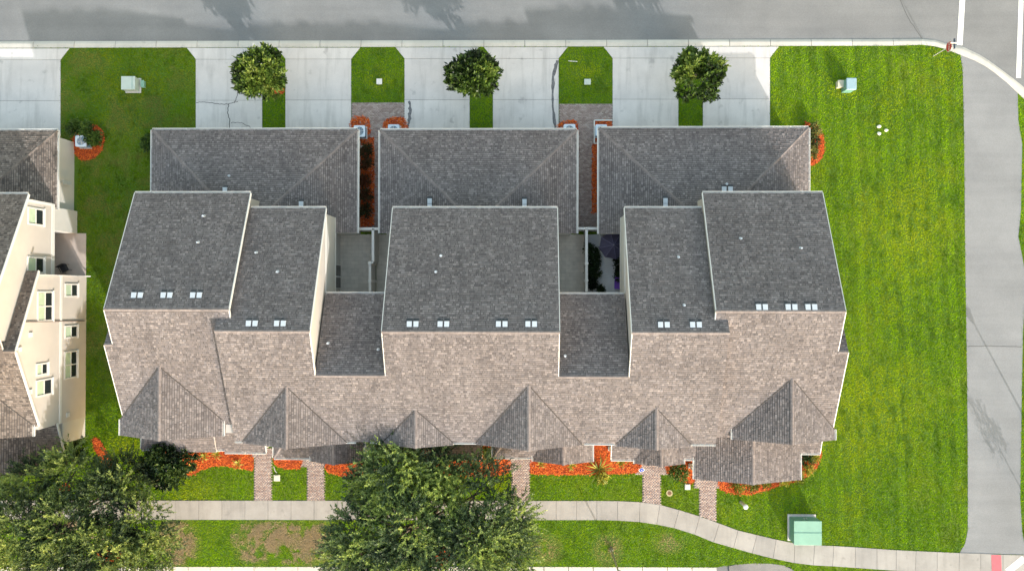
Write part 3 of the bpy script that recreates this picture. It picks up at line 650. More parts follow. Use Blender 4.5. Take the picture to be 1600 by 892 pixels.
# ------------------------------------------------------------------ courtyards
m = MB(); m.prism([(-14.7, -.5), (-11.98, -.5), (-11.98, 4.5), (-14.7, 4.5)], -.1, .02); tag(m.build('courtyard_floor', PATIO), kind='structure')
m = MB(); m.prism([(-11.8, -.5), (-9.3, -.5), (-9.3, 4.5), (-11.8, 4.5)], -.1, .02); tag(m.build('courtyard_floor', PATIO), kind='structure')
m = MB(); m.prism([(2.0, -.5), (4.55, -.5), (4.55, 4.5), (2.0, 4.5)], -.1, .02); tag(m.build('courtyard_floor', PATIO), kind='structure')
m = MB(); m.prism([(4.7, -.5), (7.4, -.5), (7.4, 4.5), (4.7, 4.5)], -.1, .02); tag(m.build('courtyard_floor', PATIO2), kind='structure')
def yard_wall(label, segs, caps_at):
    root = empty('courtyard_wall', (segs[0][0][0], segs[0][0][1], 0)); tag(root, label, 'wall'); inv = Matrix.Translation(-root.location)
    for a, b in segs:
        m = MB(); d = Vector((b[0] - a[0], b[1] - a[1])).normalized(); n = Vector((-d.y, d.x)) * .06
        m.prism([(a[0] + n.x, a[1] + n.y), (b[0] + n.x, b[1] + n.y), (b[0] - n.x, b[1] - n.y), (a[0] - n.x, a[1] - n.y)], 0, 1.85); o = m.build('wall_panel', GREYW, root); o.matrix_parent_inverse = inv
        m = MB(); m.beam((*a, 1.885), (*b, 1.885), .19, .06); o = m.build('coping', WHITE, root); o.matrix_parent_inverse = inv
    for c in caps_at:
        m = MB(); m.box(c[0] - .1, c[0] + .1, c[1] - .1, c[1] + .1, 0, 1.95); m.disc((c[0], c[1], 1.95), .14, .05, 12); o = m.build('post', WHITE, root); o.matrix_parent_inverse = inv
a, b, c, d, e = P(582.7, 357.5, 1.9), P(582.7, 409, 1.9), P(578, 411, 1.9), P(578, 455, 1.9), P(578, 439, 1.9)
yard_wall('pale wall with white coping dividing the two bare courtyards left of centre', [(a, b), (b, c), (c, d)], [c, e])
a, b = P(560, 357.5, 1.9), P(594, 357.5, 1.9); yard_wall('short white-capped wall closing the narrow shrub passage between first garages', [(a, b)], [])
a, b, c, d = P(916.5, 358, 1.9), P(916.5, 456, 1.9), P(916.5, 411.5, 1.9), P(916.5, 438, 1.9)
yard_wall('pale wall with white coping beside the patio umbrella courtyard', [(a, b)], [c, d])
a, b = P(901, 357, 1.9), P(937, 357, 1.9); yard_wall('short white-capped wall closing the paver passage by the mulch strip', [(a, b)], [])

# ------------------------------------------------------------------ neighbouring townhouse at the left edge
nb = empty('townhouse', (-42, -2, 0)); tag(nb, 'cream-walled neighbouring townhouse with brown shingles, cut by the left edge', 'building')
NINV = Matrix.Translation(-nb.location)
def nadopt(o): o.matrix_parent_inverse = NINV; return o
NG, NGW = garage(nb, -51.0, -35.50, 12.1, 6.15, mat=SHINGLE_N, adopt=nadopt)
m = MB(); m.box(-50.5, -35.58, 4.55, 6.3, 0, 2.95); nadopt(m.build('garage_wall', GREYW, nb))
m = MB(); m.box(-50.5, -35.85, 4.6, 6.2, 2.95, 3.3); nadopt(m.build('garage_wall', GREYW, nb))
zN = lambda y: zA(y); yW = -4.1; zW = zA(yW); sW = (zW - 6.12) / (1.42 - yW); zWr = lambda y: zW - sW * (y - yW)
nadopt(roof('main_roof', [
    [q3(-35.40, -1.2, zAr), q3(-35.40, 6.85, zAr), q3(-52, 6.85, zAr), q3(-52, -1.2, zAr)],
    [q3(-35.40, -1.2, zA), q3(-52, -1.2, zA), q3(-52, -9.6, zA), q3(-34.62, -9.6, zA), q3(-34.62, yW, zA), q3(-35.40, yW, zA)],
    [q3(-34.62, yW, zA), q3(-35.42, yW, zA), q3(-35.42, 1.42, zWr), q3(-34.62, 1.42, zWr)]], nb,
    ridges=[((-52, -1.2, 9.8), (-35.4, -1.2, 9.8)), ((-35.4, yW, zW), (-34.62, yW, zW))], gutters=[((-52, 6.85, zAr(6.85)), (-35.4, 6.85, zAr(6.85)))],
    rakes=[((-35.37, 6.85, zAr(6.85)), (-35.37, -1.2, 9.8)), ((-34.60, 1.42, zWr(1.42)), (-34.60, yW, zW)), ((-34.60, yW, zW), (-34.60, -9.6, zA(-9.6)))], mat=SHINGLE_N))
gable(nb, -38.5, 3.5, 7.7, 6.0, -10.3, zA, adopt=nadopt, mat=SHINGLE_N)
porch_gable(-40.1, 3.84, -9.7, -13.72, 4.45, 3.0, parent=nb, adopt=nadopt, mat=SHINGLE_N); shed(-38.5, -34.72, -9.8, -11.95, 3.75, 2.95, parent=nb, adopt=nadopt, mat=SHINGLE_N)
gable_block(nb, -52, -35.50, 6.5, -3.4, -1.2, 9.8, .46, .46, z0=3.15, adopt=nadopt)
gable_block(nb, -52, -34.80, 1.12, -9.9, yW, zW, sW, .46, adopt=nadopt)
m = MB(); m.box(-52, -34.82, -11.5, -9.9, 0, 2.85); nadopt(m.build('wall', GREYW, nb))
m = MB(); m.box(-52, -37.3, .8, 4.6, 0, 3.2); nadopt(m.build('wall', CREAM, nb))
m = MB(); m.box(-34.80, -34.74, -9.9, 1.12, 3.12, 3.34); nadopt(m.build('trim_band', WHITE, nb))
m = MB(); m.box(-35.50, -35.44, 1.12, 6.5, 3.0, 3.3); nadopt(m.build('trim_band', WHITE, nb))
m = MB(); m.box(-35.50, -35.44, 6.35, 6.52, 3.3, 6.0); nadopt(m.build('corner_board', WHITE, nb))
m = MB(); m.beam((-34.72, 1.15, 6.0), (-34.72, 1.15, .35), .09, .07); m.beam((-34.72, 1.15, .35), (-34.40, 1.15, .12), .08, .07); nadopt(m.build('downspout', WHITE, nb))
m = MB(); m.beam((-34.76, -2.15, 7.2), (-34.76, -2.35, .3), .06, .06); nadopt(m.build('conduit', plain('brown_conduit', (.20, .15, .13), .6), nb))
def zat(px, X, z=3.):
    for _ in range(40): z = CAM_H - (CAM_H - z) * X / P(px, 450, z)[0]
    return z
def nb_window(x0, y0, x1, y1, X, cols=2):
    za, zb2 = zat(x1, X), zat(x0, X); zm = (za + zb2) / 2; Y1, Y0 = P(x0, y0, zm)[1], P(x0, y1, zm)[1]
    f = MB(); t = .10
    f.box(X, X + .06, Y0, Y1, za, za + t); f.box(X, X + .06, Y0, Y1, zb2 - t, zb2); f.box(X, X + .06, Y0, Y0 + t, za + t, zb2 - t); f.box(X, X + .06, Y1 - t, Y1, za + t, zb2 - t)
    f.box(X, X + .05, Y0 + t, Y1 - t, zm - .03, zm + .03)
    if cols == 2: f.box(X, X + .045, (Y0 + Y1) / 2 - .04, (Y0 + Y1) / 2 + .04, za + t, zb2 - t)
    fr = nadopt(f.build('window', WHITE, nb))
    wd = (Y1 - Y0 - 2 * t) / cols
    for c in range(cols):
        for lo, hi, mt in ((za + t, zm - .03, GLASSD), (zm + .03, zb2 - t, BLIND)):
            p = MB(); a = Y0 + t + c * wd + .03; p.box(X, X + .02, a, a + wd - .06, lo, hi); p.build('pane', mt, fr)
    s = MB(); s.box(X, X + .12, Y0 - .05, Y1 + .05, za - .09, za - .005); s.build('sill', WHITE, fr)
for b in ((58, 455, 82, 502, 2), (57, 567, 75, 586, 1), (57, 592, 82, 618, 1), (101, 443, 121, 464, 1), (101, 508, 121, 528, 1), (101, 548, 121, 591, 2)): nb_window(*b[:4], -34.80, b[4])
for b in ((42, 325, 67, 352, 1), (42, 401, 68, 427, 1)): nb_window(*b[:4], -35.50, b[4])
for x, y in ((48, 523), (31, 546), (48, 612), (107, 648)):
    z = zat(x, -34.8); p = P(x, y, z); m = MB(); m.box(-34.8, -34.72, p[1] - .16, p[1] + .16, z - .16, z + .16); nadopt(m.build('wall_vent', WHITE, nb))
m = MB(); m.box(-35.58, -35.50, 8.2, 8.5, 0.9, 1.9); m.tube([(-35.5, 8.35, 1.9), (-35.5, 8.35, 2.6)], .03); nadopt(m.build('meter_box', GALV, nb))
m = MB(); m.prism([(-37.4, 1.1), (-34.85, 1.1), (-34.85, 4.55), (-37.4, 4.55)], -.1, .03); tag(m.build('courtyard_floor', plain('rose_patio', (.50, .42, .38), .9, sc=1)), kind='structure')
HARD += [[(-52, 1.1), (-34.8, 1.1), (-34.8, 4.55), (-52, 4.55)], [(-52, -11.5), (-34.8, -11.5), (-34.8, 1.2), (-52, 1.2)], [(-52, 4.4), (-35.58, 4.4), (-35.58, 11.7), (-52, 11.7)]]
# patio chair in the recess
ch = empty('patio_chair', (-36.3, 1.75, .03), .5); tag(ch, 'dark metal patio chair in the recess under the neighbouring wall', 'chair')
cm = plain('dark_chair_metal', (.05, .05, .06), .5)
m = MB(); m.box(-.28, .28, -.26, .26, .40, .45); m.build('seat', cm, ch)
m = MB(); m.box(-.28, .28, .24, .29, .45, .95); m.build('backrest', cm, ch)
for sx_ in (-.25, .25):
    for sy_ in (-.23, .25): m = MB(); m.tube([(sx_, sy_, 0), (sx_ * .95, sy_ * .95, .42)], .02, 6); m.build('leg', cm, ch)
    m = MB(); m.beam((sx_, -.24, .65), (sx_, .26, .65), .05, .03); m.build('armrest', cm, ch)

# ------------------------------------------------------------------ mulch beds
MB_OUT = {}
def chips(poly, n_m2, mat, zoff, size=(.05, .14)):
    xs = [p[0] for p in poly]; ys = [p[1] for p in poly]; A = (max(xs) - min(xs)) * (max(ys) - min(ys)); n = int(A * n_m2)
    x = RNG.uniform(min(xs), max(xs), n); y = RNG.uniform(min(ys), max(ys), n); k = inpoly(x, y, poly); x, y = x[k], y[k]; n = len(x); x = x + RNG.normal(0, .05, n); y = y + RNG.normal(0, .05, n)
    a = RNG.uniform(0, np.pi, n); L = RNG.uniform(*size, n) / 2; W = RNG.uniform(.012, .028, n); z = zoff + RNG.uniform(0, .05, n); tl = RNG.uniform(-.35, .35, n)
    dx, dy = np.cos(a), np.sin(a); V = np.zeros((n, 4, 3))
    for i, (s, t) in enumerate(((-1, -1), (1, -1), (1, 1), (-1, 1))):
        V[:, i, 0] = x + s * dx * L - t * dy * W; V[:, i, 1] = y + s * dy * L + t * dx * W; V[:, i, 2] = z + s * L * tl + t * W * RNG.uniform(-.8, .8, n)
    return V.reshape(-1, 3), np.arange(n * 4).reshape(-1, 4)
def smooth_poly(pts, it=2):
    for _ in range(it):
        q = []
        for i in range(len(pts)):
            a, b = pts[i], pts[(i + 1) % len(pts)]; q += [(a[0] * .75 + b[0] * .25, a[1] * .75 + b[1] * .25), (a[0] * .25 + b[0] * .75, a[1] * .25 + b[1] * .75)]
        pts = q
    return pts
def mulch_bed(px, smooth=1):
    poly = smooth_poly(PP(px), smooth) if smooth else PP(px)
    m = MB(); c = (sum(p[0] for p in poly) / len(poly), sum(p[1] for p in poly) / len(poly)); m.prism(poly, -.1, .03)
    o = tag(m.build('mulch_bed', MULCHB), kind='structure'); HARD.append(poly)
    V, F = chips(poly, 420, MULCH, .03); tag(mesh_np('mulch_chips', V, F, MULCH, o), kind='stuff'); return o
mulch_bed([(256, 738), (268, 742), (281, 745), (300, 742), (318, 732), (338, 727), (358, 728), (372, 732), (385, 732), (396, 736), (397, 716), (390, 700), (262, 698), (250, 715)])
mulch_bed([(425, 700), (472, 700), (472, 731), (458, 732), (440, 731), (428, 725)]); mulch_bed([(508, 705), (560, 705), (600, 730), (560, 742), (540, 745), (522, 740), (508, 736)])
mulch_bed([(690, 700), (756, 700), (796, 710), (799, 732), (790, 741), (760, 743), (730, 744), (700, 742), (680, 730)]); mulch_bed([(750, 680), (772, 680), (772, 712), (750, 712)], 0)
mulch_bed([(830, 706), (1000, 706), (1002, 736), (985, 739), (960, 740), (900, 741), (850, 741), (829, 740), (828, 730)]); mulch_bed([(925, 682), (956, 682), (956, 708), (925, 708)], 0)
mulch_bed([(1039, 712), (1084, 705), (1086, 742), (1085, 754), (1073, 755), (1062, 750), (1048, 742), (1040, 738)])
mulch_bed([(1122, 735), (1200, 735), (1246, 732), (1250, 700), (1282, 700), (1284, 712), (1277, 728), (1266, 741), (1245, 752), (1215, 759), (1190, 768), (1165, 773), (1140, 770), (1122, 764)])
mulch_bed([(122, 250), (140, 250), (153, 244), (161, 232), (164, 215), (160, 202), (150, 196), (143, 195), (120, 200), (112, 225)])
mulch_bed([(1255, 190), (1270, 194), (1282, 203), (1287, 218), (1288, 235), (1283, 250), (1274, 257), (1262, 260), (1255, 258)])
mulch_bed([(546, 204), (548, 190), (556, 182), (570, 183), (578, 188), (580, 215), (546, 215)]); mulch_bed([(597, 215), (599, 192), (606, 185), (625, 183), (634, 186), (638, 202), (638, 215)])
mulch_bed([(868, 215), (871, 196), (880, 189), (895, 188), (902, 190), (905, 215)]); mulch_bed([(929, 189), (956, 189), (956, 224), (929, 224)], 0)
mulch_bed([(925, 227), (936, 225), (938, 330), (925, 334)], 0); mulch_bed([(562, 214), (584, 216), (585, 262), (585, 352), (562, 356)], 0)
mulch_bed([(143, 690), (148, 682), (157, 688), (167, 705), (176, 722), (171, 732), (158, 720)]); mulch_bed([(92, 770), (96, 755), (108, 756), (112, 768), (104, 778)])
mulch_bed([(150, 862), (172, 850), (190, 858), (186, 880), (160, 885)]); mulch_bed([(672, 858), (690, 850), (704, 862), (700, 880), (680, 884)]); mulch_bed([(422, 137), (444, 137), (444, 148), (422, 148)])
# brick edging around one condenser bed
m = MB()
for a, b in (((928.5, 188.5), (956.5, 188.5)), ((928.5, 224.5), (956.5, 224.5)), ((928.5, 188.5), (928.5, 224.5))):
    m.beam((*P(*a), .05), (*P(*b), .05), .09, .1)
tag(m.build('bed_edging', WHITE), 'white edging strip boxing the condenser bed right of the centre passage', 'edging')

# ------------------------------------------------------------------ air-conditioning condensers
def condenser(px, py, label, rz=0.):
    x, y = P(px, py, .75); r = empty('air_conditioner', (x, y, 0), rz); tag(r, label, 'air conditioner', 'condensers beside the garages')
    m = MB(); m.box(-.48, .48, -.48, .48, .0, .08); m.build('pad', CONC, r)
    m = MB(); m.box(-.41, .41, -.41, .41, .08, .66); m.build('cabinet', ACG, r, bevel=.03)
    m = MB(); o = []; n = 32; sq = .44; ri = .33
    ring = [(ri * math.cos(2 * math.pi * k / n), ri * math.sin(2 * math.pi * k / n)) for k in range(n)]
    outer = [(max(-sq, min(sq, q[0] / ri * sq * 1.35)), max(-sq, min(sq, q[1] / ri * sq * 1.35))) for q in ring]
    for k in range(n):
        k2 = (k + 1) % n
        m.face([(*ring[k], .74), (*outer[k], .74), (*outer[k2], .74), (*ring[k2], .74)]); m.face([(*outer[k], .74), (*outer[k], .64), (*outer[k2], .64), (*outer[k2], .74)]); m.face([(*ring[k2], .74), (*ring[k2], .62), (*ring[k], .62), (*ring[k], .74)])
    m.build('top_cover', ACM, r)
    m = MB()
    for rr in (.08, .14, .20, .26, .32): m.tube([(rr * math.cos(t * math.pi / 12), rr * math.sin(t * math.pi / 12), .735) for t in range(25)], .008, 4, cap=False)
    for k in range(8): t = k * math.pi / 4; m.beam((.05 * math.cos(t), .05 * math.sin(t), .735), (.33 * math.cos(t), .33 * math.sin(t), .735), .012, .012)
    m.build('fan_guard', GALV, r)
    m = MB()
    for k in range(4):
        t = k * math.pi / 2 + .3; c, s = math.cos(t), math.sin(t); m.face([(.05 * c - .02 * s, .05 * s + .02 * c, .66), (.30 * c - .10 * s, .30 * s + .10 * c, .64), (.30 * c + .10 * s, .30 * s - .10 * c, .69), (.05 * c + .03 * s, .05 * s - .03 * c, .68)])
    m.disc((0, 0, .64), .07, .06, 12); m.build('fan_blade', GALV, r)
    return r
condenser(126, 220.5, 'pale grey air conditioner among shrubs at the neighbouring garage corner')
condenser(561.5, 205, 'air conditioner with its whole round fan showing at first garage corner'); condenser(615, 203.5, 'air conditioner half under the eave at the middle garage left corner')
condenser(890, 203, 'air conditioner half under the eave at the middle garage right corner'); condenser(939.5, 203.5, 'air conditioner in the white edged bed at the right garage corner')
m = MB(); a = P(566, 222, 2.2); m.tube([(-13.0, a[1], .4), (-12.75, a[1], .5), (-12.5, a[1] - .15, .5), (-12.55, a[1] - .25, .2)], .06, 8)
tag(m.build('refrigerant_pipe', WHITE), 'white bent pipe behind the air conditioner at the first garage', 'pipe')

# ------------------------------------------------------------------ foliage
def leaf_quads(C, D, N, L, W, cols):
    """rhombus leaves: C base points, D unit direction, N rough normal"""
    n = len(C); S = np.cross(D, N); S /= np.linalg.norm(S, axis=1, keepdims=True) + 1e-9; U = np.cross(S, D); L = L[:, None]; W = W[:, None]
    V = np.stack([C, C + D * L * .45 + S * W * .5 + U * W * .10, C + D * L, C + D * L * .45 - S * W * .5 + U * W * .10], 1)
    return V.reshape(-1, 3), np.arange(n * 4).reshape(-1, 4), np.repeat(cols, 4, 0)
def unit(v): return v / (np.linalg.norm(v, axis=1, keepdims=True) + 1e-9)
def sprays(lobes, n_spray, per, slen, L, W, pal, up=.35, shell=(.72, 1.05), rej=0., droop=0., seed=1, below=-.25, tsc=1.0, tamp=1.1, align=.9):
    """twig sprays over lobes; returns leaf quads and the twig bases"""
    g = np.random.default_rng(seed); lob = np.array(lobes, float); wts = lob[:, 3] ** 2; wts /= wts.sum()
    i = g.choice(len(lob), n_spray, p=wts); d = unit(g.normal(size=(n_spray, 3))); d[:, 2] = np.where(d[:, 2] < below, -d[:, 2], d[:, 2])
    r = g.uniform(*shell, n_spray) ; C = lob[i, :3] + d * (lob[i, 3] * r)[:, None] * np.array([1, 1, .72])
    if rej:
        nz = vnoise(C[:, 0] + C[:, 2] * .7, C[:, 1] - C[:, 2] * .5, 1.1, seed + 5) * .6 + vnoise(C[:, 0], C[:, 1], .5, seed + 6) * .4; k = nz > rej; C, d = C[k], d[k]
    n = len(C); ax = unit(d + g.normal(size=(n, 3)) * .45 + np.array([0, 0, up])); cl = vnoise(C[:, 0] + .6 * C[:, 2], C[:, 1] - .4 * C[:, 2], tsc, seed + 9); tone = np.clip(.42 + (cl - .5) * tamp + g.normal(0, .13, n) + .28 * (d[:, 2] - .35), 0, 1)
    t = np.tile(np.linspace(.05, 1, per), n); A = np.repeat(ax, per, 0); B = np.repeat(C, per, 0); sl_ = np.repeat(slen * g.uniform(.6, 1.25, n), per)
    P0 = B + A * (t * sl_)[:, None]; P0[:, 2] -= droop * (t * sl_) ** 2
    dirs = unit(A * align + g.normal(size=(n * per, 3)) * .55); nrm = unit(np.array([0, 0, 1.]) + g.normal(size=(n * per, 3)) * .5)
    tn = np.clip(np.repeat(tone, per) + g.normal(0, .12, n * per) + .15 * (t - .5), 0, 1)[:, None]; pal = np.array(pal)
    k = tn * (len(pal) - 1); j = np.clip(k.astype(int), 0, len(pal) - 2)[:, 0]; f = k - j[:, None]; cols = pal[j] * (1 - f) + pal[j + 1] * f
    V, F, Cc = leaf_quads(P0, dirs, nrm, L * g.uniform(.7, 1.3, n * per), W * g.uniform(.7, 1.3, n * per), cols)
    return V, F, Cc, C, ax
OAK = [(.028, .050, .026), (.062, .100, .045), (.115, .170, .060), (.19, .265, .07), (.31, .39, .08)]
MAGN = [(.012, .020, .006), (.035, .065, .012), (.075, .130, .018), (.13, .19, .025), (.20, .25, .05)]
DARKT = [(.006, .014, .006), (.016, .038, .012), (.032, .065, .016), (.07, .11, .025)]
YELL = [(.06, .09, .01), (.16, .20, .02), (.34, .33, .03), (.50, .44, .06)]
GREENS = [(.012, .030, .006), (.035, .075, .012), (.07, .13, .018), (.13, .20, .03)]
def tree(name, label, base, lobes, n_spray, per, slen, L, W, pal, trunk_r, group, seed, mat=None, rej=.3, shell=(.72, 1.05), up=.35, fork=.45, twigs=True):
    root = empty(name, (*base, 0)); tag(root, label, 'tree', group); inv = Matrix.Translation((-base[0], -base[1], 0))
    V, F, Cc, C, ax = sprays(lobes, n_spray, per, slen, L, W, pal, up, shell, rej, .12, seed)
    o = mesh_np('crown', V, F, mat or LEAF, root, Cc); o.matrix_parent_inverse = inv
    m = MB(); top = sum(l[2] for l in lobes) / len(lobes); fz = top * fork; rnd = random.Random(seed)
    m.tube([(base[0], base[1], -.1), (base[0] + .05, base[1], fz * .5), (base[0], base[1] + .08, fz)], [trunk_r * 1.35, trunk_r, trunk_r * .85], 9)
    for l in lobes:
        mid = ((base[0] + l[0]) / 2 + rnd.uniform(-.2, .2), (base[1] + l[1]) / 2 + rnd.uniform(-.2, .2), fz + (l[2] - fz) * .6)
        m.tube([(base[0], base[1], fz - .1), mid, l[:3]], [trunk_r * .6, trunk_r * .38, trunk_r * .16], 6)
        if twigs:
            for _ in range(7):
                d = Vector((rnd.gauss(0, 1), rnd.gauss(0, 1), rnd.uniform(-.1, .9))).normalized(); a = Vector(l[:3]); b = a + Vector((d.x, d.y, d.z * .72)) * l[3] * .85
                m.tube([tuple(a.lerp(Vector(mid), .3)), tuple(a.lerp(b, .5) + Vector((rnd.uniform(-.15, .15), rnd.uniform(-.15, .15), 0))), tuple(b)], [trunk_r * .18, trunk_r * .12, trunk_r * .05], 4, cap=False)
    o = m.build('trunk', BARK, root, smooth=True); o.matrix_parent_inverse = inv
    return root
def lobe(px, py, z, r): return (*P(px, py, z), z, r)
# street oaks along the bottom
tree('oak_tree', 'broad spreading oak in front of the middle of the row', P(672, 800), [lobe(628, 738, 5.2, 2.9), lobe(590, 760, 4.6, 2.0), lobe(676, 722, 4.6, 2.0), lobe(570, 842, 5.2, 2.4), lobe(550, 868, 4.6, 1.9), lobe(640, 830, 6.2, 2.7), lobe(700, 775, 5.4, 2.2), lobe(752, 768, 4.8, 2.3), lobe(786, 812, 5.0, 2.1), lobe(742, 845, 6.0, 2.8), lobe(690, 880, 6.0, 2.4), lobe(788, 868, 5.0, 2.1), lobe(620, 885, 5.8, 2.4)],
     8200, 26, .95, .17, .070, OAK, .30, 'oaks along the front sidewalk', 11, rej=.33, shell=(.55, 1.08))
tree('oak_tree', 'wide yellowish oak in front of the left neighbouring house', P(118, 815), [lobe(110, 740, 4.4, 2.0), lobe(60, 755, 4.2, 1.9), lobe(170, 775, 4.6, 2.1), lobe(218, 815, 4.6, 2.1), lobe(236, 855, 4.4, 1.9), lobe(40, 815, 5.4, 2.6), lobe(30, 860, 5.6, 2.5), lobe(110, 825, 5.6, 2.6), lobe(165, 855, 5.4, 2.4), lobe(100, 880, 5.6, 2.4), lobe(210, 885, 5.0, 2.1), lobe(195, 745, 3.6, 1.6)],
     5600, 26, .95, .17, .070, [(.025, .042, .020), (.06, .09, .035), (.11, .155, .05), (.20, .26, .06), (.33, .38, .09)], .27, 'oaks along the front sidewalk', 12, rej=.36, shell=(.55, 1.08))
# broad-leaved small trees between the driveways
for (px, py, r, lab, sd) in ((404, 117, 1.62, 'round broad-leaved tree with brownish tips by the cracked driveway', 21), (744, 119, 1.5, 'round broad-leaved tree between the two middle driveways', 22), (1087, 119, 1.7, 'broad-leaved tree between the two rightmost driveways', 23)):
    rr = random.Random(sd); cx, cy = P(px, py, 2.9); lobes = [(cx, cy, 3.5, r * .82)]
    for k in range(6): t = k * math.pi / 3 + rr.uniform(-.3, .3); dd = rr.uniform(.38, .78); lobes.append((cx + math.cos(t) * r * dd, cy + math.sin(t) * r * dd, 2.9 + rr.uniform(-.5, .4), r * rr.uniform(.36, .64)))
    pal = MAGN
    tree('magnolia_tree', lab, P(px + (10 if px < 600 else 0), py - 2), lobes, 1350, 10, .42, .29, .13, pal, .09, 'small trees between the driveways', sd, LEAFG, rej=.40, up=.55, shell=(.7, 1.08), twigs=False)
cx, cy = P(262, 722, 2.8)
tree('small_tree', 'small dark glossy tree overlapping the left front porch', P(264, 726), [(cx, cy, 2.9, 1.25), (cx - 1.1, cy - .3, 2.6, .9), (cx + 1.1, cy + .2, 2.5, .9), (cx + .2, cy - 1.0, 2.4, .9), (cx - .4, cy + .8, 2.5, .8), (cx - .8, cy - 1.1, 2.2, .7)], 1000, 11, .4, .22, .12, DARKT, .08, None, 31, LEAFG, rej=.2, up=.5, twigs=False)
tree('young_tree', 'slender young tree at the right edge beyond the asphalt path', P(1606, 785), [(*P(1606, 785), 2.3, .55), (*P(1606, 785), 1.75, .6), (*P(1607, 786), 2.9, .4)], 160, 9, .3, .13, .06, GREENS, .04, None, 33, rej=.1, twigs=False)

def shrub(px, py, r, h, label, pal, seed, n=None, L=.13, W=.06, name='shrub', cat='shrub', group=None, mat=None, per=8, slen=.28):
    x, y = P(px, py, h * .5); g = random.Random(seed); lob = [(x, y, h * .55, r * .75)] + [(x + math.cos(t) * r * .55, y + math.sin(t) * r * .55, h * g.uniform(.4, .6), r * .5) for t in [g.uniform(0, 6.28) for _ in range(4)]]
    root = empty(name, (x, y, 0)); tag(root, label, cat, group); inv = Matrix.Translation((-x, -y, 0))
    V, F, Cc, C, ax = sprays(lob, n or int(70 + 160 * r), per, slen, L, W, pal, .5, (.6, 1.05), 0, 0, seed)
    V[:, 2] = np.maximum(V[:, 2] * 1.0, .03); o = mesh_np('foliage', V, F, mat or LEAF, root, Cc); o.matrix_parent_inverse = inv
    m = MB()
    for k in range(5): t = k * 1.26; m.tube([(x, y, 0), (x + math.cos(t) * r * .5, y + math.sin(t) * r * .5, h * .55)], [.03, .012], 5)
    o = m.build('stem', BARK, root); o.matrix_parent_inverse = inv; return root
def arching(px, py, n, L, W, h, label, pal, seed, name='strappy_plant', cat='plant', group=None):
    """rosette of long strap leaves, each leaf one part"""
    x, y = P(px, py, .1); root = empty(name, (x, y, 0)); tag(root, label, cat, group); g = np.random.default_rng(seed); pal = np.array(pal)
    for k in range(n):
        t = 2 * math.pi * k / n + g.uniform(-.3, .3); ln = L * g.uniform(.65, 1.1); lift = h * g.uniform(.6, 1.1); V = []; F = []; c = pal[g.integers(0, len(pal))] * g.uniform(.8, 1.15); S = 6
        for i in range(S + 1):
            u = i / S; rr = ln * u; zz = .03 + lift * math.sin(min(u * 2.1, 2.6)) * (1 if u < .7 else 1 - (u - .7)); wd = W * math.sin(math.pi * min(.95, .12 + u * .85)) ; bend = .18 * u * u * ((k % 2) * 2 - 1)
            cx_, cy_ = math.cos(t + bend) * rr, math.sin(t + bend) * rr; V += [(cx_ - math.sin(t) * wd, cy_ + math.cos(t) * wd, max(.03, zz)), (cx_ + math.sin(t) * wd, cy_ - math.cos(t) * wd, max(.03, zz))]
            if i: F.append((2 * i - 2, 2 * i - 1, 2 * i + 1, 2 * i))
        mesh_np('leaf', np.array(V), np.array(F), LEAF, root, np.tile(c, (len(V), 1)))
    return root
arching(936, 733, 20, 1.3, .035, .6, 'large yellow-green arching plant spilling over mulch onto the lawn', [(.22, .27, .03), (.32, .32, .04), (.15, .20, .03), (.08, .14, .02)], 41)
shrub(940, 747, .32, .35, 'small lime-yellow clump at the lawn edge below the arching plant', YELL[1:], 42)
for k, (x, y, L, lab) in enumerate(((845, 724, .45, 'small yellow strap plant beside the middle walk'), (893, 727, .45, 'small yellow strap plant in the middle of the long mulch bed'), (372, 724, .6, 'tall pale variegated plant near the first walk'), (340, 708, .5, 'yellow-green grassy clump under the left porch edge'), (300, 728, .55, 'yellow grassy clump beside the small dark tree'), (320, 712, .5, 'yellow-green grassy clump nearest the dark tree on its right'), (970, 722, .5, 'green grassy clump between the arching plant and blue sign'), (985, 716, .45, 'green grassy clump under the porch edge left of blue sign'))):
    arching(x, y, 14, L, .03, .4, lab, [(.34, .34, .05), (.20, .26, .03), (.45, .40, .08)] if k < 6 else [(.10, .16, .02), (.2, .24, .03)], 50 + k, group='strap plants in the front beds')
shrub(1062, 737, .72, .8, 'rounded bright green shrub in the bed left of the big porch', GREENS[1:], 61, 260)
shrub(761, 711, .55, .7, 'small green hedge clump in the gap between porch roofs', GREENS, 62)
for k, (x, y, r, lab) in enumerate(((1152, 760, .42, 'yellow shrub at the left end of the big porch bed'), (1175, 757, .40, 'yellow shrub second from the left in the big porch bed'), (1196, 754, .25, 'low yellow shrub in the middle of the big porch bed'), (1226, 751, .32, 'low yellow shrub along the porch front towards the corner'), (1246, 746, .36, 'yellow shrub at the porch corner'), (1262, 733, .36, 'yellow shrub just round the porch corner'), (1270, 715, .40, 'yellow-green shrub at the top of the corner bed'))):
    shrub(x, y, r, .5, lab, YELL, 70 + k, int(60 + 120 * r), .11, .05, group='yellow shrubs round the big porch')
shrub(1259, 717, .5, .7, 'dark green shrub in the corner between porch and wall', GREENS, 79)
for k, (x, y, r, lab) in enumerate(((120, 200, .55, 'leafy shrub above the neighbouring air conditioner'), (140, 203, .6, 'leafy shrub right of the neighbouring air conditioner, upper one'), (149, 219, .55, 'leafy shrub right of the neighbouring air conditioner, lower one'))):
    shrub(x, y, r, 1.0, lab, GREENS, 80 + k, 170, .16, .08, group='shrubs round the neighbouring condenser')
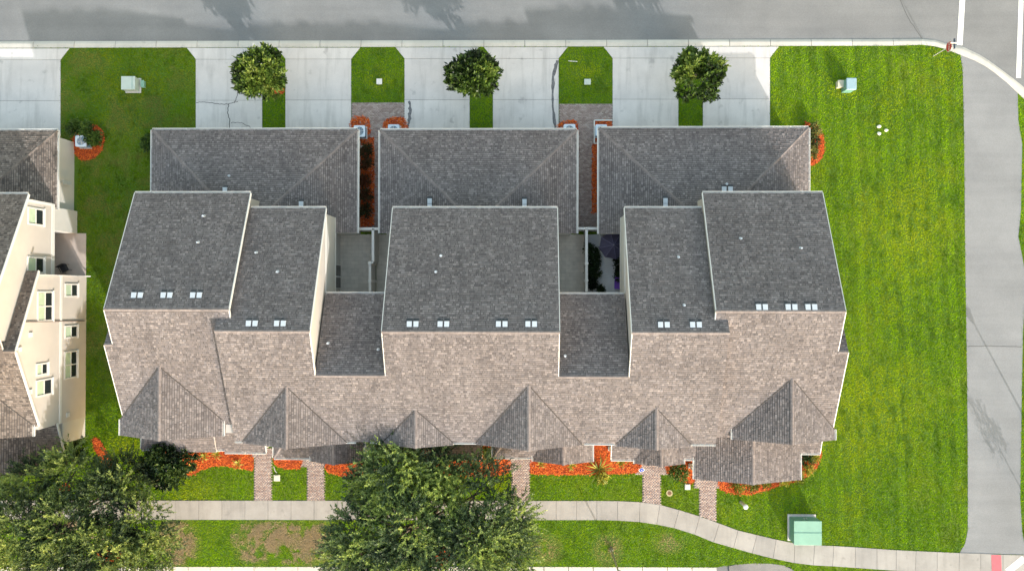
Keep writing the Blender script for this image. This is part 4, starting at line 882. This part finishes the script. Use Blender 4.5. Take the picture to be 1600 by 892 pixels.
for k, (x, y, r, lab) in enumerate(((1269, 206, .5, 'green shrub at the top of the curved bed by the right garage'), (1268, 222, .5, 'green shrub in the middle of the curved bed by the right garage'), (1266, 238, .45, 'green shrub at the bottom of the curved bed by the right garage'))):
    shrub(x, y, r, .8, lab, [(.02, .03, .01), (.07, .09, .02), (.16, .18, .04), (.3, .28, .10)], 85 + k, 150, .14, .06, group='shrubs in the curved bed')
shrub(233, 224, .6, .9, 'green shrub peeping out left of the first garage', GREENS, 89, 170, .15, .08)
for k, y in enumerate((236, 258, 282, 305, 330)):
    shrub(573, y, .42, .9, 'dark red-tinged shrub in the narrow passage, %s from the air conditioner' % ('first', 'second', 'third', 'fourth', 'last')[k], [(.010, .014, .006), (.03, .04, .012), (.10, .03, .012)], 90 + k, 120, .14, .07, group='shrubs in the narrow passage')
for k, (x, y, r, lab) in enumerate(((919, 387, .22, 'small dark shrub at the upper end of the courtyard planting'), (926, 397, .42, 'dark shrub in the umbrella courtyard, second from the top'), (927, 411, .5, 'dark green shrub in the middle of the courtyard planting'), (927, 425, .48, 'dark shrub in the umbrella courtyard, fourth from the top'), (923, 440, .42, 'dark shrub at the lower end of the courtyard planting'), (966, 409, .33, 'upper dark plant against the wall below the umbrella'), (968, 420, .26, 'middle dark plant against the wall below the umbrella'), (968, 431, .26, 'lower dark plant just above the purple lounger'), (938, 452, .16, 'tiny dark plant at the bottom of the umbrella courtyard'))):
    shrub(x, y, r, .7, lab, [(.006, .012, .005), (.015, .03, .010), (.03, .055, .015)], 100 + k, int(60 + 200 * r), .14, .07, group='plants in the umbrella courtyard')
for k, (x, y, r, lab) in enumerate(((118, 690, .6, 'dark shrub at the foot of the neighbouring wall'), (100, 715, .7, 'dark shrub beside the neighbouring porch corner'), (127, 712, .6, 'dark shrub next to the curved mulch strip'))):
    shrub(x, y, r, .8, lab, DARKT, 120 + k, 170, .13, .07, group='shrubs by the neighbouring porch')

# ------------------------------------------------------------------ courtyard furniture
ux, uy = P(958.5, 383, 2.3); um = empty('patio_umbrella', (ux, uy, 0)); tag(um, 'dark purple octagonal patio umbrella in the grey courtyard', 'umbrella')
m = MB(); R8 = 1.08; n8 = 8
for k in range(n8):
    a, b = 2 * math.pi * k / n8 + .2, 2 * math.pi * (k + 1) / n8 + .2; A, B = (R8 * math.cos(a), R8 * math.sin(a), 2.05), (R8 * math.cos(b), R8 * math.sin(b), 2.05); mid = ((A[0] + B[0]) / 2 * .97, (A[1] + B[1]) / 2 * .97, 2.02)
    m.face([(0, 0, 2.5), A, mid]); m.face([(0, 0, 2.5), mid, B]); m.face([A, (A[0], A[1], 1.92), (mid[0], mid[1], 1.90), mid]); m.face([mid, (mid[0], mid[1], 1.90), (B[0], B[1], 1.92), B])
m.build('canopy', PURPLE, um)
for k in range(n8): a = 2 * math.pi * k / n8 + .2; m = MB(); m.beam((0, 0, 2.515), (R8 * math.cos(a), R8 * math.sin(a), 2.062), .025, .015); m.build('rib', plain('umbrella_rib', (.10, .09, .15), .6) if k == 0 else bpy.data.materials['umbrella_rib'], um)
m = MB(); m.tube([(0, 0, 0), (0, 0, 2.6)], .025, 8); m.build('pole', POLEM, um); m = MB(); m.disc((0, 0, .02), .25, .08, 14); m.build('base', DARK, um)
lx, ly = P(965, 443, .4); lo = empty('lounge_chair', (lx, ly, .02)); tag(lo, 'bright purple folding lounge chair against the courtyard wall', 'chair')
m = MB(); m.box(-.24, .24, -.42, .15, .32, .38); m.build('seat', PURPB, lo); m = MB(); m.slab([(-.24, .15, .38), (.24, .15, .38), (.24, .48, .72), (-.24, .48, .72)], .05); m.build('backrest', PURPB, lo)
for sx_ in (-.22, .22):
    for sy_ in (-.36, .2): m = MB(); m.tube([(sx_, sy_, 0), (sx_, sy_, .33)], .018, 6); m.build('leg', GALV, lo)

# ------------------------------------------------------------------ utility boxes and street furniture
tx, ty = P(1262, 832, 1.2)
t = empty('transformer_cabinet', (tx, ty, 0)); tag(t, 'large green utility cabinet beside the curving sidewalk', 'utility box')
m = MB(); m.box(-1.12, 1.04, -.98, 1.06, 0, .10); m.build('pad', CONC, t)
m = MB(); m.box(-1.0, 1.0, -.88, .88, .10, 1.18); m.build('cabinet', GREEND, t, bevel=.02)
m = MB(); m.box(-1.04, 1.04, -.92, .90, 1.18, 1.25); m.build('lid', GREENM, t, bevel=.015)
m = MB(); m.beam((-1.04, 0, 1.262), (1.04, 0, 1.262), .025, .02); m.build('lid_seam', GREEND, t)
for k in (-1, 1): m = MB(); m.box(k * .5 - .46, k * .5 + .46, .88, .91, .18, 1.12); d = m.build('door', GREEND, t); h = MB(); h.box(k * .1 - .03, k * .1 + .03, .91, .96, .6, .8); h.build('handle', GALV, d)
tx, ty = P(200.5, 130, .8)
t = empty('transformer_cabinet', (tx, ty, 0)); tag(t, 'pale grey-green utility cabinet on the shaded lawn by the leftmost driveway', 'utility box')
m = MB(); m.box(-.62, .62, -.58, .58, 0, .08); m.build('pad', CONC, t); m = MB(); m.box(-.52, .52, -.49, .49, .08, .78); m.build('cabinet', PALEM, t, bevel=.02); m = MB(); m.box(-.55, .55, -.52, .52, .78, .84); m.build('lid', PALEM, t, bevel=.015)
m = MB(); m.box(.3, .33, -.51, .51, .842, .85); m.build('lid_seam', GREEND, t)
def pedestal(px, py, w_, d_, h_, mat, label, cat='utility box'):
    x, y = P(px, py, h_); r = empty('utility_pedestal', (x, y, 0)); tag(r, label, cat)
    m = MB(); m.box(-w_ / 2, w_ / 2, -d_ / 2, d_ / 2, -.05, h_ * .88); m.build('body', mat, r, bevel=.02); m = MB(); m.box(-w_ / 2 - .03, w_ / 2 + .03, -d_ / 2 - .03, d_ / 2 + .03, h_ * .88, h_); m.build('cap', mat, r, bevel=.02)
    return r
pedestal(222, 131, .22, .5, .35, GREENM, 'small green box just right of the pale utility cabinet'); pedestal(592.5, 127.5, .38, .38, .25, WHITE, 'small white utility box on the square lawn of the first passage')
pedestal(918, 128, .45, .38, .2, PALEM, 'small pale green utility box on the square lawn of the second passage'); pedestal(1314, 131, .4, .5, .5, plain('beige_plastic', (.55, .52, .42), .6), 'small beige pedestal next to the round-topped grey-blue one')
x, y = P(1331, 131, 1.1); r = empty('utility_pedestal', (x, y, 0)); tag(r, 'taller blue-grey utility pedestal on the right lawn near the street', 'utility box')
m = MB(); m.box(-.36, .36, -.42, .42, 0, .95); m.build('body', GREEND, r, bevel=.03); m = MB(); m.box(-.39, .39, -.46, .46, .95, 1.08); m.build('cap', plain('blue_grey_plastic', (.24, .35, .42), .5), r, bevel=.06)
x, y = P(1157.5, 784); r = empty('bollard', (x, y, 0)); tag(r, 'grey post with a white round cap on the front lawn', 'bollard')
m = MB(); m.tube([(0, 0, 0), (0, 0, 1.25)], .13, 14); m.build('post', GALV, r); m = MB(); m.disc((0, 0, 1.25), .19, .06, 16); m.disc((0, 0, 1.31), .19, .05, 16, 0, .08); m.build('cap', WHITE, r)
def lamp(px, py, h, label):
    x, y = P(px, py); r = empty('street_lamp', (x, y, 0)); tag(r, label, 'street lamp', 'street lamps')
    m = MB(); m.disc((0, 0, 0), .2, .35, 12, 0, .12); m.build('base', POLEM, r); m = MB(); m.tube([(0, 0, .3), (0, 0, h)], [.075, .05], 10); m.build('pole', POLEM, r)
    m = MB(); m.disc((0, 0, h), .1, .1, 12, 0, .16); m.disc((0, 0, h + .1), .16, .3, 12, 0, .24); m.build('lantern', WHITE, r); m = MB(); m.disc((0, 0, h + .4), .28, .12, 12, 0, .06); m.build('lamp_cap', POLEM, r)
lamp(955, 858, 4.6, 'slim lamp post on the bottom verge, leaning out of the frame'); lamp(1606, 662, 3.3, 'lamp post just off the right edge beside the asphalt path')
# stop sign
x, y = P(1458, 88); s = empty('stop_sign', (x, y, 0)); tag(s, 'red octagonal stop sign with street name blades at the kerb curve', 'sign')
m = MB(); m.tube([(0, 0, -.1), (0, 0, 2.75)], .035, 8); m.build('pole', GALV, s)
rt = math.radians(-100)                                   # facing west, a little turned
def signface(r8, xo, th, mat, name, zc=2.25):
    m = MB(); pts = [(r8 * math.cos(math.pi / 8 + k * math.pi / 4), r8 * math.sin(math.pi / 8 + k * math.pi / 4)) for k in range(8)]
    A = [(xo, a, zc + b) for a, b in pts]; B = [(xo - th, a, zc + b) for a, b in pts]; m.face(A); m.face(B[::-1])
    for k in range(8): m.face([A[k], B[k], B[(k + 1) % 8], A[(k + 1) % 8]])
    o = m.build(name, mat, s); return o
sf = signface(.42, -.04, .008, WHITE, 'border'); sp_ = signface(.385, -.050, .004, RED, 'sign_plate')
def text_mesh(name, body, size, mat, parent, loc, rot):
    cu = bpy.data.curves.new(name, 'FONT'); cu.body = body; cu.size = size; cu.align_x = 'CENTER'; cu.align_y = 'CENTER'; cu.extrude = .003
    tmp = bpy.data.objects.new(name + '_tmp', cu); COL.objects.link(tmp); dg = bpy.context.evaluated_depsgraph_get(); me = bpy.data.meshes.new_from_object(tmp.evaluated_get(dg)); bpy.data.objects.remove(tmp)
    o = bpy.data.objects.new(name, me); COL.objects.link(o); me.materials.clear(); me.materials.append(mat); o.parent = parent; o.location = loc; o.rotation_euler = rot; return o
text_mesh('lettering', 'STOP', .30, WHITE, sp_, (-.058, 0, 2.25), (math.pi / 2, 0, -math.pi / 2))
m = MB(); m.box(-.02, .02, -.38, .38, 2.78, 2.95); m.build('street_name_blade', plain('blade_dark', (.05, .07, .12), .4), s); m = MB(); m.box(-.38, .38, -.02, .02, 2.97, 3.12); m.build('street_name_blade', WHITE, s)
# little things on the ground
x, y = P(1002.5, 734, .5); s2 = empty('yard_sign', (x, y, 0), .1); tag(s2, 'small blue diamond-shaped yard sign with white rim by the fourth walk', 'sign')
m = MB(); m.tube([(0, 0, 0), (0, .05, .5)], .015, 6); m.build('stake', GALV, s2)
def dia(r, z, mat, name):
    m = MB(); q = [(-.5, -.9), (.5, -.9), (1, 0), (.55, .7), (0, 1.05), (-.55, .7), (-1, 0)]; m.face([(a * r, b * r * .75, z + b * r * .5) for a, b in q]); m.face([(a * r, b * r * .75 + .015, z + b * r * .5 - .02) for a, b in q][::-1]); return m.build(name, mat, s2)
dia(.24, .52, WHITE, 'border'); dia(.205, .535, BLUE, 'sign_plate'); 
m = MB(); m.face([(-.04, -.03, .535), (.04, -.03, .535), (0, .05, .59)]); m.build('emblem', WHITE, s2)
def lid(px, py, w_, label, mat, rnd=False):
    x, y = P(px, py); o = empty('utility_cover', (x, y, 0)); tag(o, label, 'cover')
    m = MB()
    if rnd: m.disc((0, 0, -.03), w_ / 2, .07, 20); m.build('frame', plain('tan_ring', (.45, .38, .22), .8), o); m = MB(); m.disc((0, 0, .03), w_ * .30, .025, 16); m.build('lid', plain('rusty_lid', (.16, .08, .05), .8), o)
    else: m.box(-w_ / 2, w_ / 2, -w_ / 2, w_ / 2, -.03, .10); m.build('frame', mat, o, bevel=.015); m = MB(); m.box(-w_ * .36, w_ * .36, -w_ * .36, w_ * .36, .10, .12); m.build('lid', mat, o)
lid(433, 746, .48, 'square cream cover on the small lawn between the first two walks', plain('cream_plastic', (.62, .60, .48), .6)); lid(1074, 760, .42, 'square white cover at the tip of the mulch below the green shrub', WHITE); lid(1046, 770, .5, 'round cleanout cover with rusty lid on the small lawn', None, True)
m = MB(); a = P(428, 728); b = P(433, 738); m.tube([(*a, .05), (a[0] + .1, a[1] - .3, .06), (b[0] - .1, b[1] + .1, .05), (*b, .05)], .025, 6); tag(m.build('garden_hose', WHITE), 'short white hose running from the mulch to the cream cover', 'hose')
for k, (x, y, lab) in enumerate(((1373, 198, 'upper pale white stone on the right lawn'), (1384, 204, 'right-hand pale white stone on the right lawn'), (1373, 209, 'lower pale white stone on the right lawn'))):
    X, Y = P(x, y); m = MB(); g = random.Random(k); rings = [(.0, .10), (.06, .13), (.11, .09), (.15, .03)]; n = 9; base = len(m.v)
    for z_, r_ in rings: m.v += [(r_ * g.uniform(.8, 1.2) * math.cos(2 * math.pi * q / n) * 1.3, r_ * g.uniform(.8, 1.2) * math.sin(2 * math.pi * q / n), z_) for q in range(n)]
    for i in range(3):
        for q in range(n): m.f.append((i * n + q, i * n + (q + 1) % n, (i + 1) * n + (q + 1) % n, (i + 1) * n + q)); m.m.append(0)
    m.f.append(tuple(3 * n + q for q in range(n))); m.m.append(0)
    tag(m.build('stone', plain('white_stone', (.66, .66, .58), .8) if k == 0 else bpy.data.materials['white_stone'], loc=(X, Y, 0)), lab, 'stone', 'white stones on the lawn')
m = MB(); a, b = P(888, 96), P(902, 97); m.tube([(*a, .06), (*b, .06)], .03, 6); tag(m.build('pipe', WHITE), 'thin white pipe lying on the square lawn of the second passage', 'pipe')

# ------------------------------------------------------------------ grass
def in_any(x, y, polys):
    r = np.zeros(len(x), bool)
    for p in polys:
        xs = [q[0] for q in p]; ys = [q[1] for q in p]; k = (x > min(xs)) & (x < max(xs)) & (y > min(ys)) & (y < max(ys))
        if k.any(): idx = np.where(k)[0]; r[idx] |= inpoly(x[idx], y[idx], p)
    return r
N = 800000
gx = RNG.uniform(-43, 40, N); gy = RNG.uniform(-23.5, 19.6, N)
k = inpoly(gx, gy, lawn_poly) & ~in_any(gx, gy, HARD); gx, gy = gx[k], gy[k]
big = vnoise(gx, gy, 5., 1) * .6 + vnoise(gx, gy, 1.7, 2) * .4; fine = .5 * vnoise(gx, gy * .45, .32, 3) + .3 * vnoise(gx + .3 * gy, gy * .6, .8, 13) + .2 * vnoise(gx, gy, .2, 14); fine = .5 + (fine - .5) * 1.6; right = np.clip((gx - 12) / 8, 0, 1)
stripe = vnoise(gx + .04 * gy, gy * .04, .8, 4)
dry = np.clip((vnoise(gx, gy, 2.2, 5) * .6 + vnoise(gx, gy, .7, 6) * .4 - .52) * 4, 0, 1)
def blob(px, py, rx, ry): c = P(px, py); return np.clip(1.25 - np.hypot((gx - c[0]) / rx, (gy - c[1]) / ry), 0, 1)
patch = np.zeros(len(gx))
for b in ((425, 842, 3.0, 1.6), (492, 850, 2.0, 2.0), (400, 862, 1.6, 1.0), (276, 850, 1.8, 2.0), (950, 858, 1.2, 1.3), (850, 858, 1.4, 1.2), (1045, 848, 1.2, .8)): patch = np.maximum(patch, blob(*b))
yel = np.zeros(len(gx))
for b in ((205, 140, 3.2, 2.0), (150, 95, 1.8, 1.0), (190, 200, 2.5, 1.5), (592, 125, 1.2, 1.0), (915, 115, 1.4, 1.2), (1320, 145, 1.3, .6), (190, 700, 1.6, 1.2), (300, 770, 2.2, 1.4), (1345, 640, 6, 5), (1420, 360, 3, 5), (1050, 770, 1.2, 1.2), (1125, 800, 1.2, 1.0), (780, 745, 1.2, 1.4)): yel = np.maximum(yel, blob(*b) * .8)
patch *= np.clip((vnoise(gx, gy, .8, 8) * .6 + vnoise(gx, gy, .3, 9) * .4 - .22) * 3.5, 0, 1)
keep = RNG.random(len(gx)) > patch * .4; gx, gy, big, fine, right, stripe, dry, patch, yel = [a[keep] for a in (gx, gy, big, fine, right, stripe, dry, patch, yel)]
gx = gx + RNG.normal(0, .035, len(gx)); gy = gy + RNG.normal(0, .035, len(gy)); n = len(gx); c0 = np.array([.095, .200, .002]); c1 = np.array([.222, .395, .003]); cy_ = np.array([.40, .46, .01]); cb = np.array([.42, .30, .17]); cdk = np.array([.030, .085, .005])
f = np.clip(.28 + .38 * big + .25 * (fine - .5) + .30 * right * np.sign(np.sin(gx * 5.4 + .25 * gy + 1.6 * (big - .5))) * (.3 + stripe)  + .25 * right * (stripe - .4) + RNG.normal(0, .12, n), 0, 1)[:, None]
col = c0 * (1 - f) + c1 * f; d = np.clip(dry * (.18 + .16 * right) * (.4 + stripe), 0, .6)[:, None]; col = col * (1 - d) + cy_ * .8 * d
yy = np.clip(yel * (.25 + .75 * fine) + RNG.normal(0, .08, n), 0, .85)[:, None]; col = col * (1 - yy) + cy_ * yy
dk = np.clip((.36 - fine) * 2.0, 0, .45)[:, None]; col = col * (1 - dk) + cdk * dk
lf = (np.clip((-24 - gx) / 5, 0, 1) * np.clip((gy + 9) / 3, 0, 1))[:, None]; worn = (np.clip((vnoise(gx, gy, 1.6, 15) * .6 + vnoise(gx, gy, .5, 16) * .4 - .45) * 3, 0, .6))[:, None] * lf; col = col * (1 - .32 * lf); col = col * (1 - worn) + np.array([.22, .20, .06]) * worn  # left lawn: shade between the houses partly put into the colour, plus brownish patches
pb = np.clip(patch + RNG.normal(0, .1, n), 0, 1)[:, None]; col = col * (1 - pb) + cb * pb
x0, y1 = P(250, 813); x1, y0 = P(570, 885); N2 = 90000; sx_, sy_ = RNG.uniform(x0, x1, N2), RNG.uniform(y0, y1, N2); pt = np.zeros(N2)
for (a_, b_, rx_, ry_) in ((420, 840, 2.6, 1.3), (492, 850, 1.6, 1.7), (398, 862, 1.3, .7), (275, 852, 1.5, 1.8), (455, 868, 1.0, .7), (455, 828, 1.2, .6)):
    c_ = P(a_, b_); pt = np.maximum(pt, np.clip(1.2 - np.hypot((sx_ - c_[0]) / rx_, (sy_ - c_[1]) / ry_), 0, 1))
pt *= np.clip((vnoise(sx_, sy_, .9, 8) * .55 + vnoise(sx_, sy_, .3, 9) * .45 - .45) * 5, 0, 1); kk = (RNG.random(N2) < pt) & ~in_any(sx_, sy_, HARD)
sx_, sy_ = sx_[kk], sy_[kk]; ns = len(sx_); straw = np.array([.42, .33, .20]) * RNG.uniform(.7, 1.25, (ns, 1))
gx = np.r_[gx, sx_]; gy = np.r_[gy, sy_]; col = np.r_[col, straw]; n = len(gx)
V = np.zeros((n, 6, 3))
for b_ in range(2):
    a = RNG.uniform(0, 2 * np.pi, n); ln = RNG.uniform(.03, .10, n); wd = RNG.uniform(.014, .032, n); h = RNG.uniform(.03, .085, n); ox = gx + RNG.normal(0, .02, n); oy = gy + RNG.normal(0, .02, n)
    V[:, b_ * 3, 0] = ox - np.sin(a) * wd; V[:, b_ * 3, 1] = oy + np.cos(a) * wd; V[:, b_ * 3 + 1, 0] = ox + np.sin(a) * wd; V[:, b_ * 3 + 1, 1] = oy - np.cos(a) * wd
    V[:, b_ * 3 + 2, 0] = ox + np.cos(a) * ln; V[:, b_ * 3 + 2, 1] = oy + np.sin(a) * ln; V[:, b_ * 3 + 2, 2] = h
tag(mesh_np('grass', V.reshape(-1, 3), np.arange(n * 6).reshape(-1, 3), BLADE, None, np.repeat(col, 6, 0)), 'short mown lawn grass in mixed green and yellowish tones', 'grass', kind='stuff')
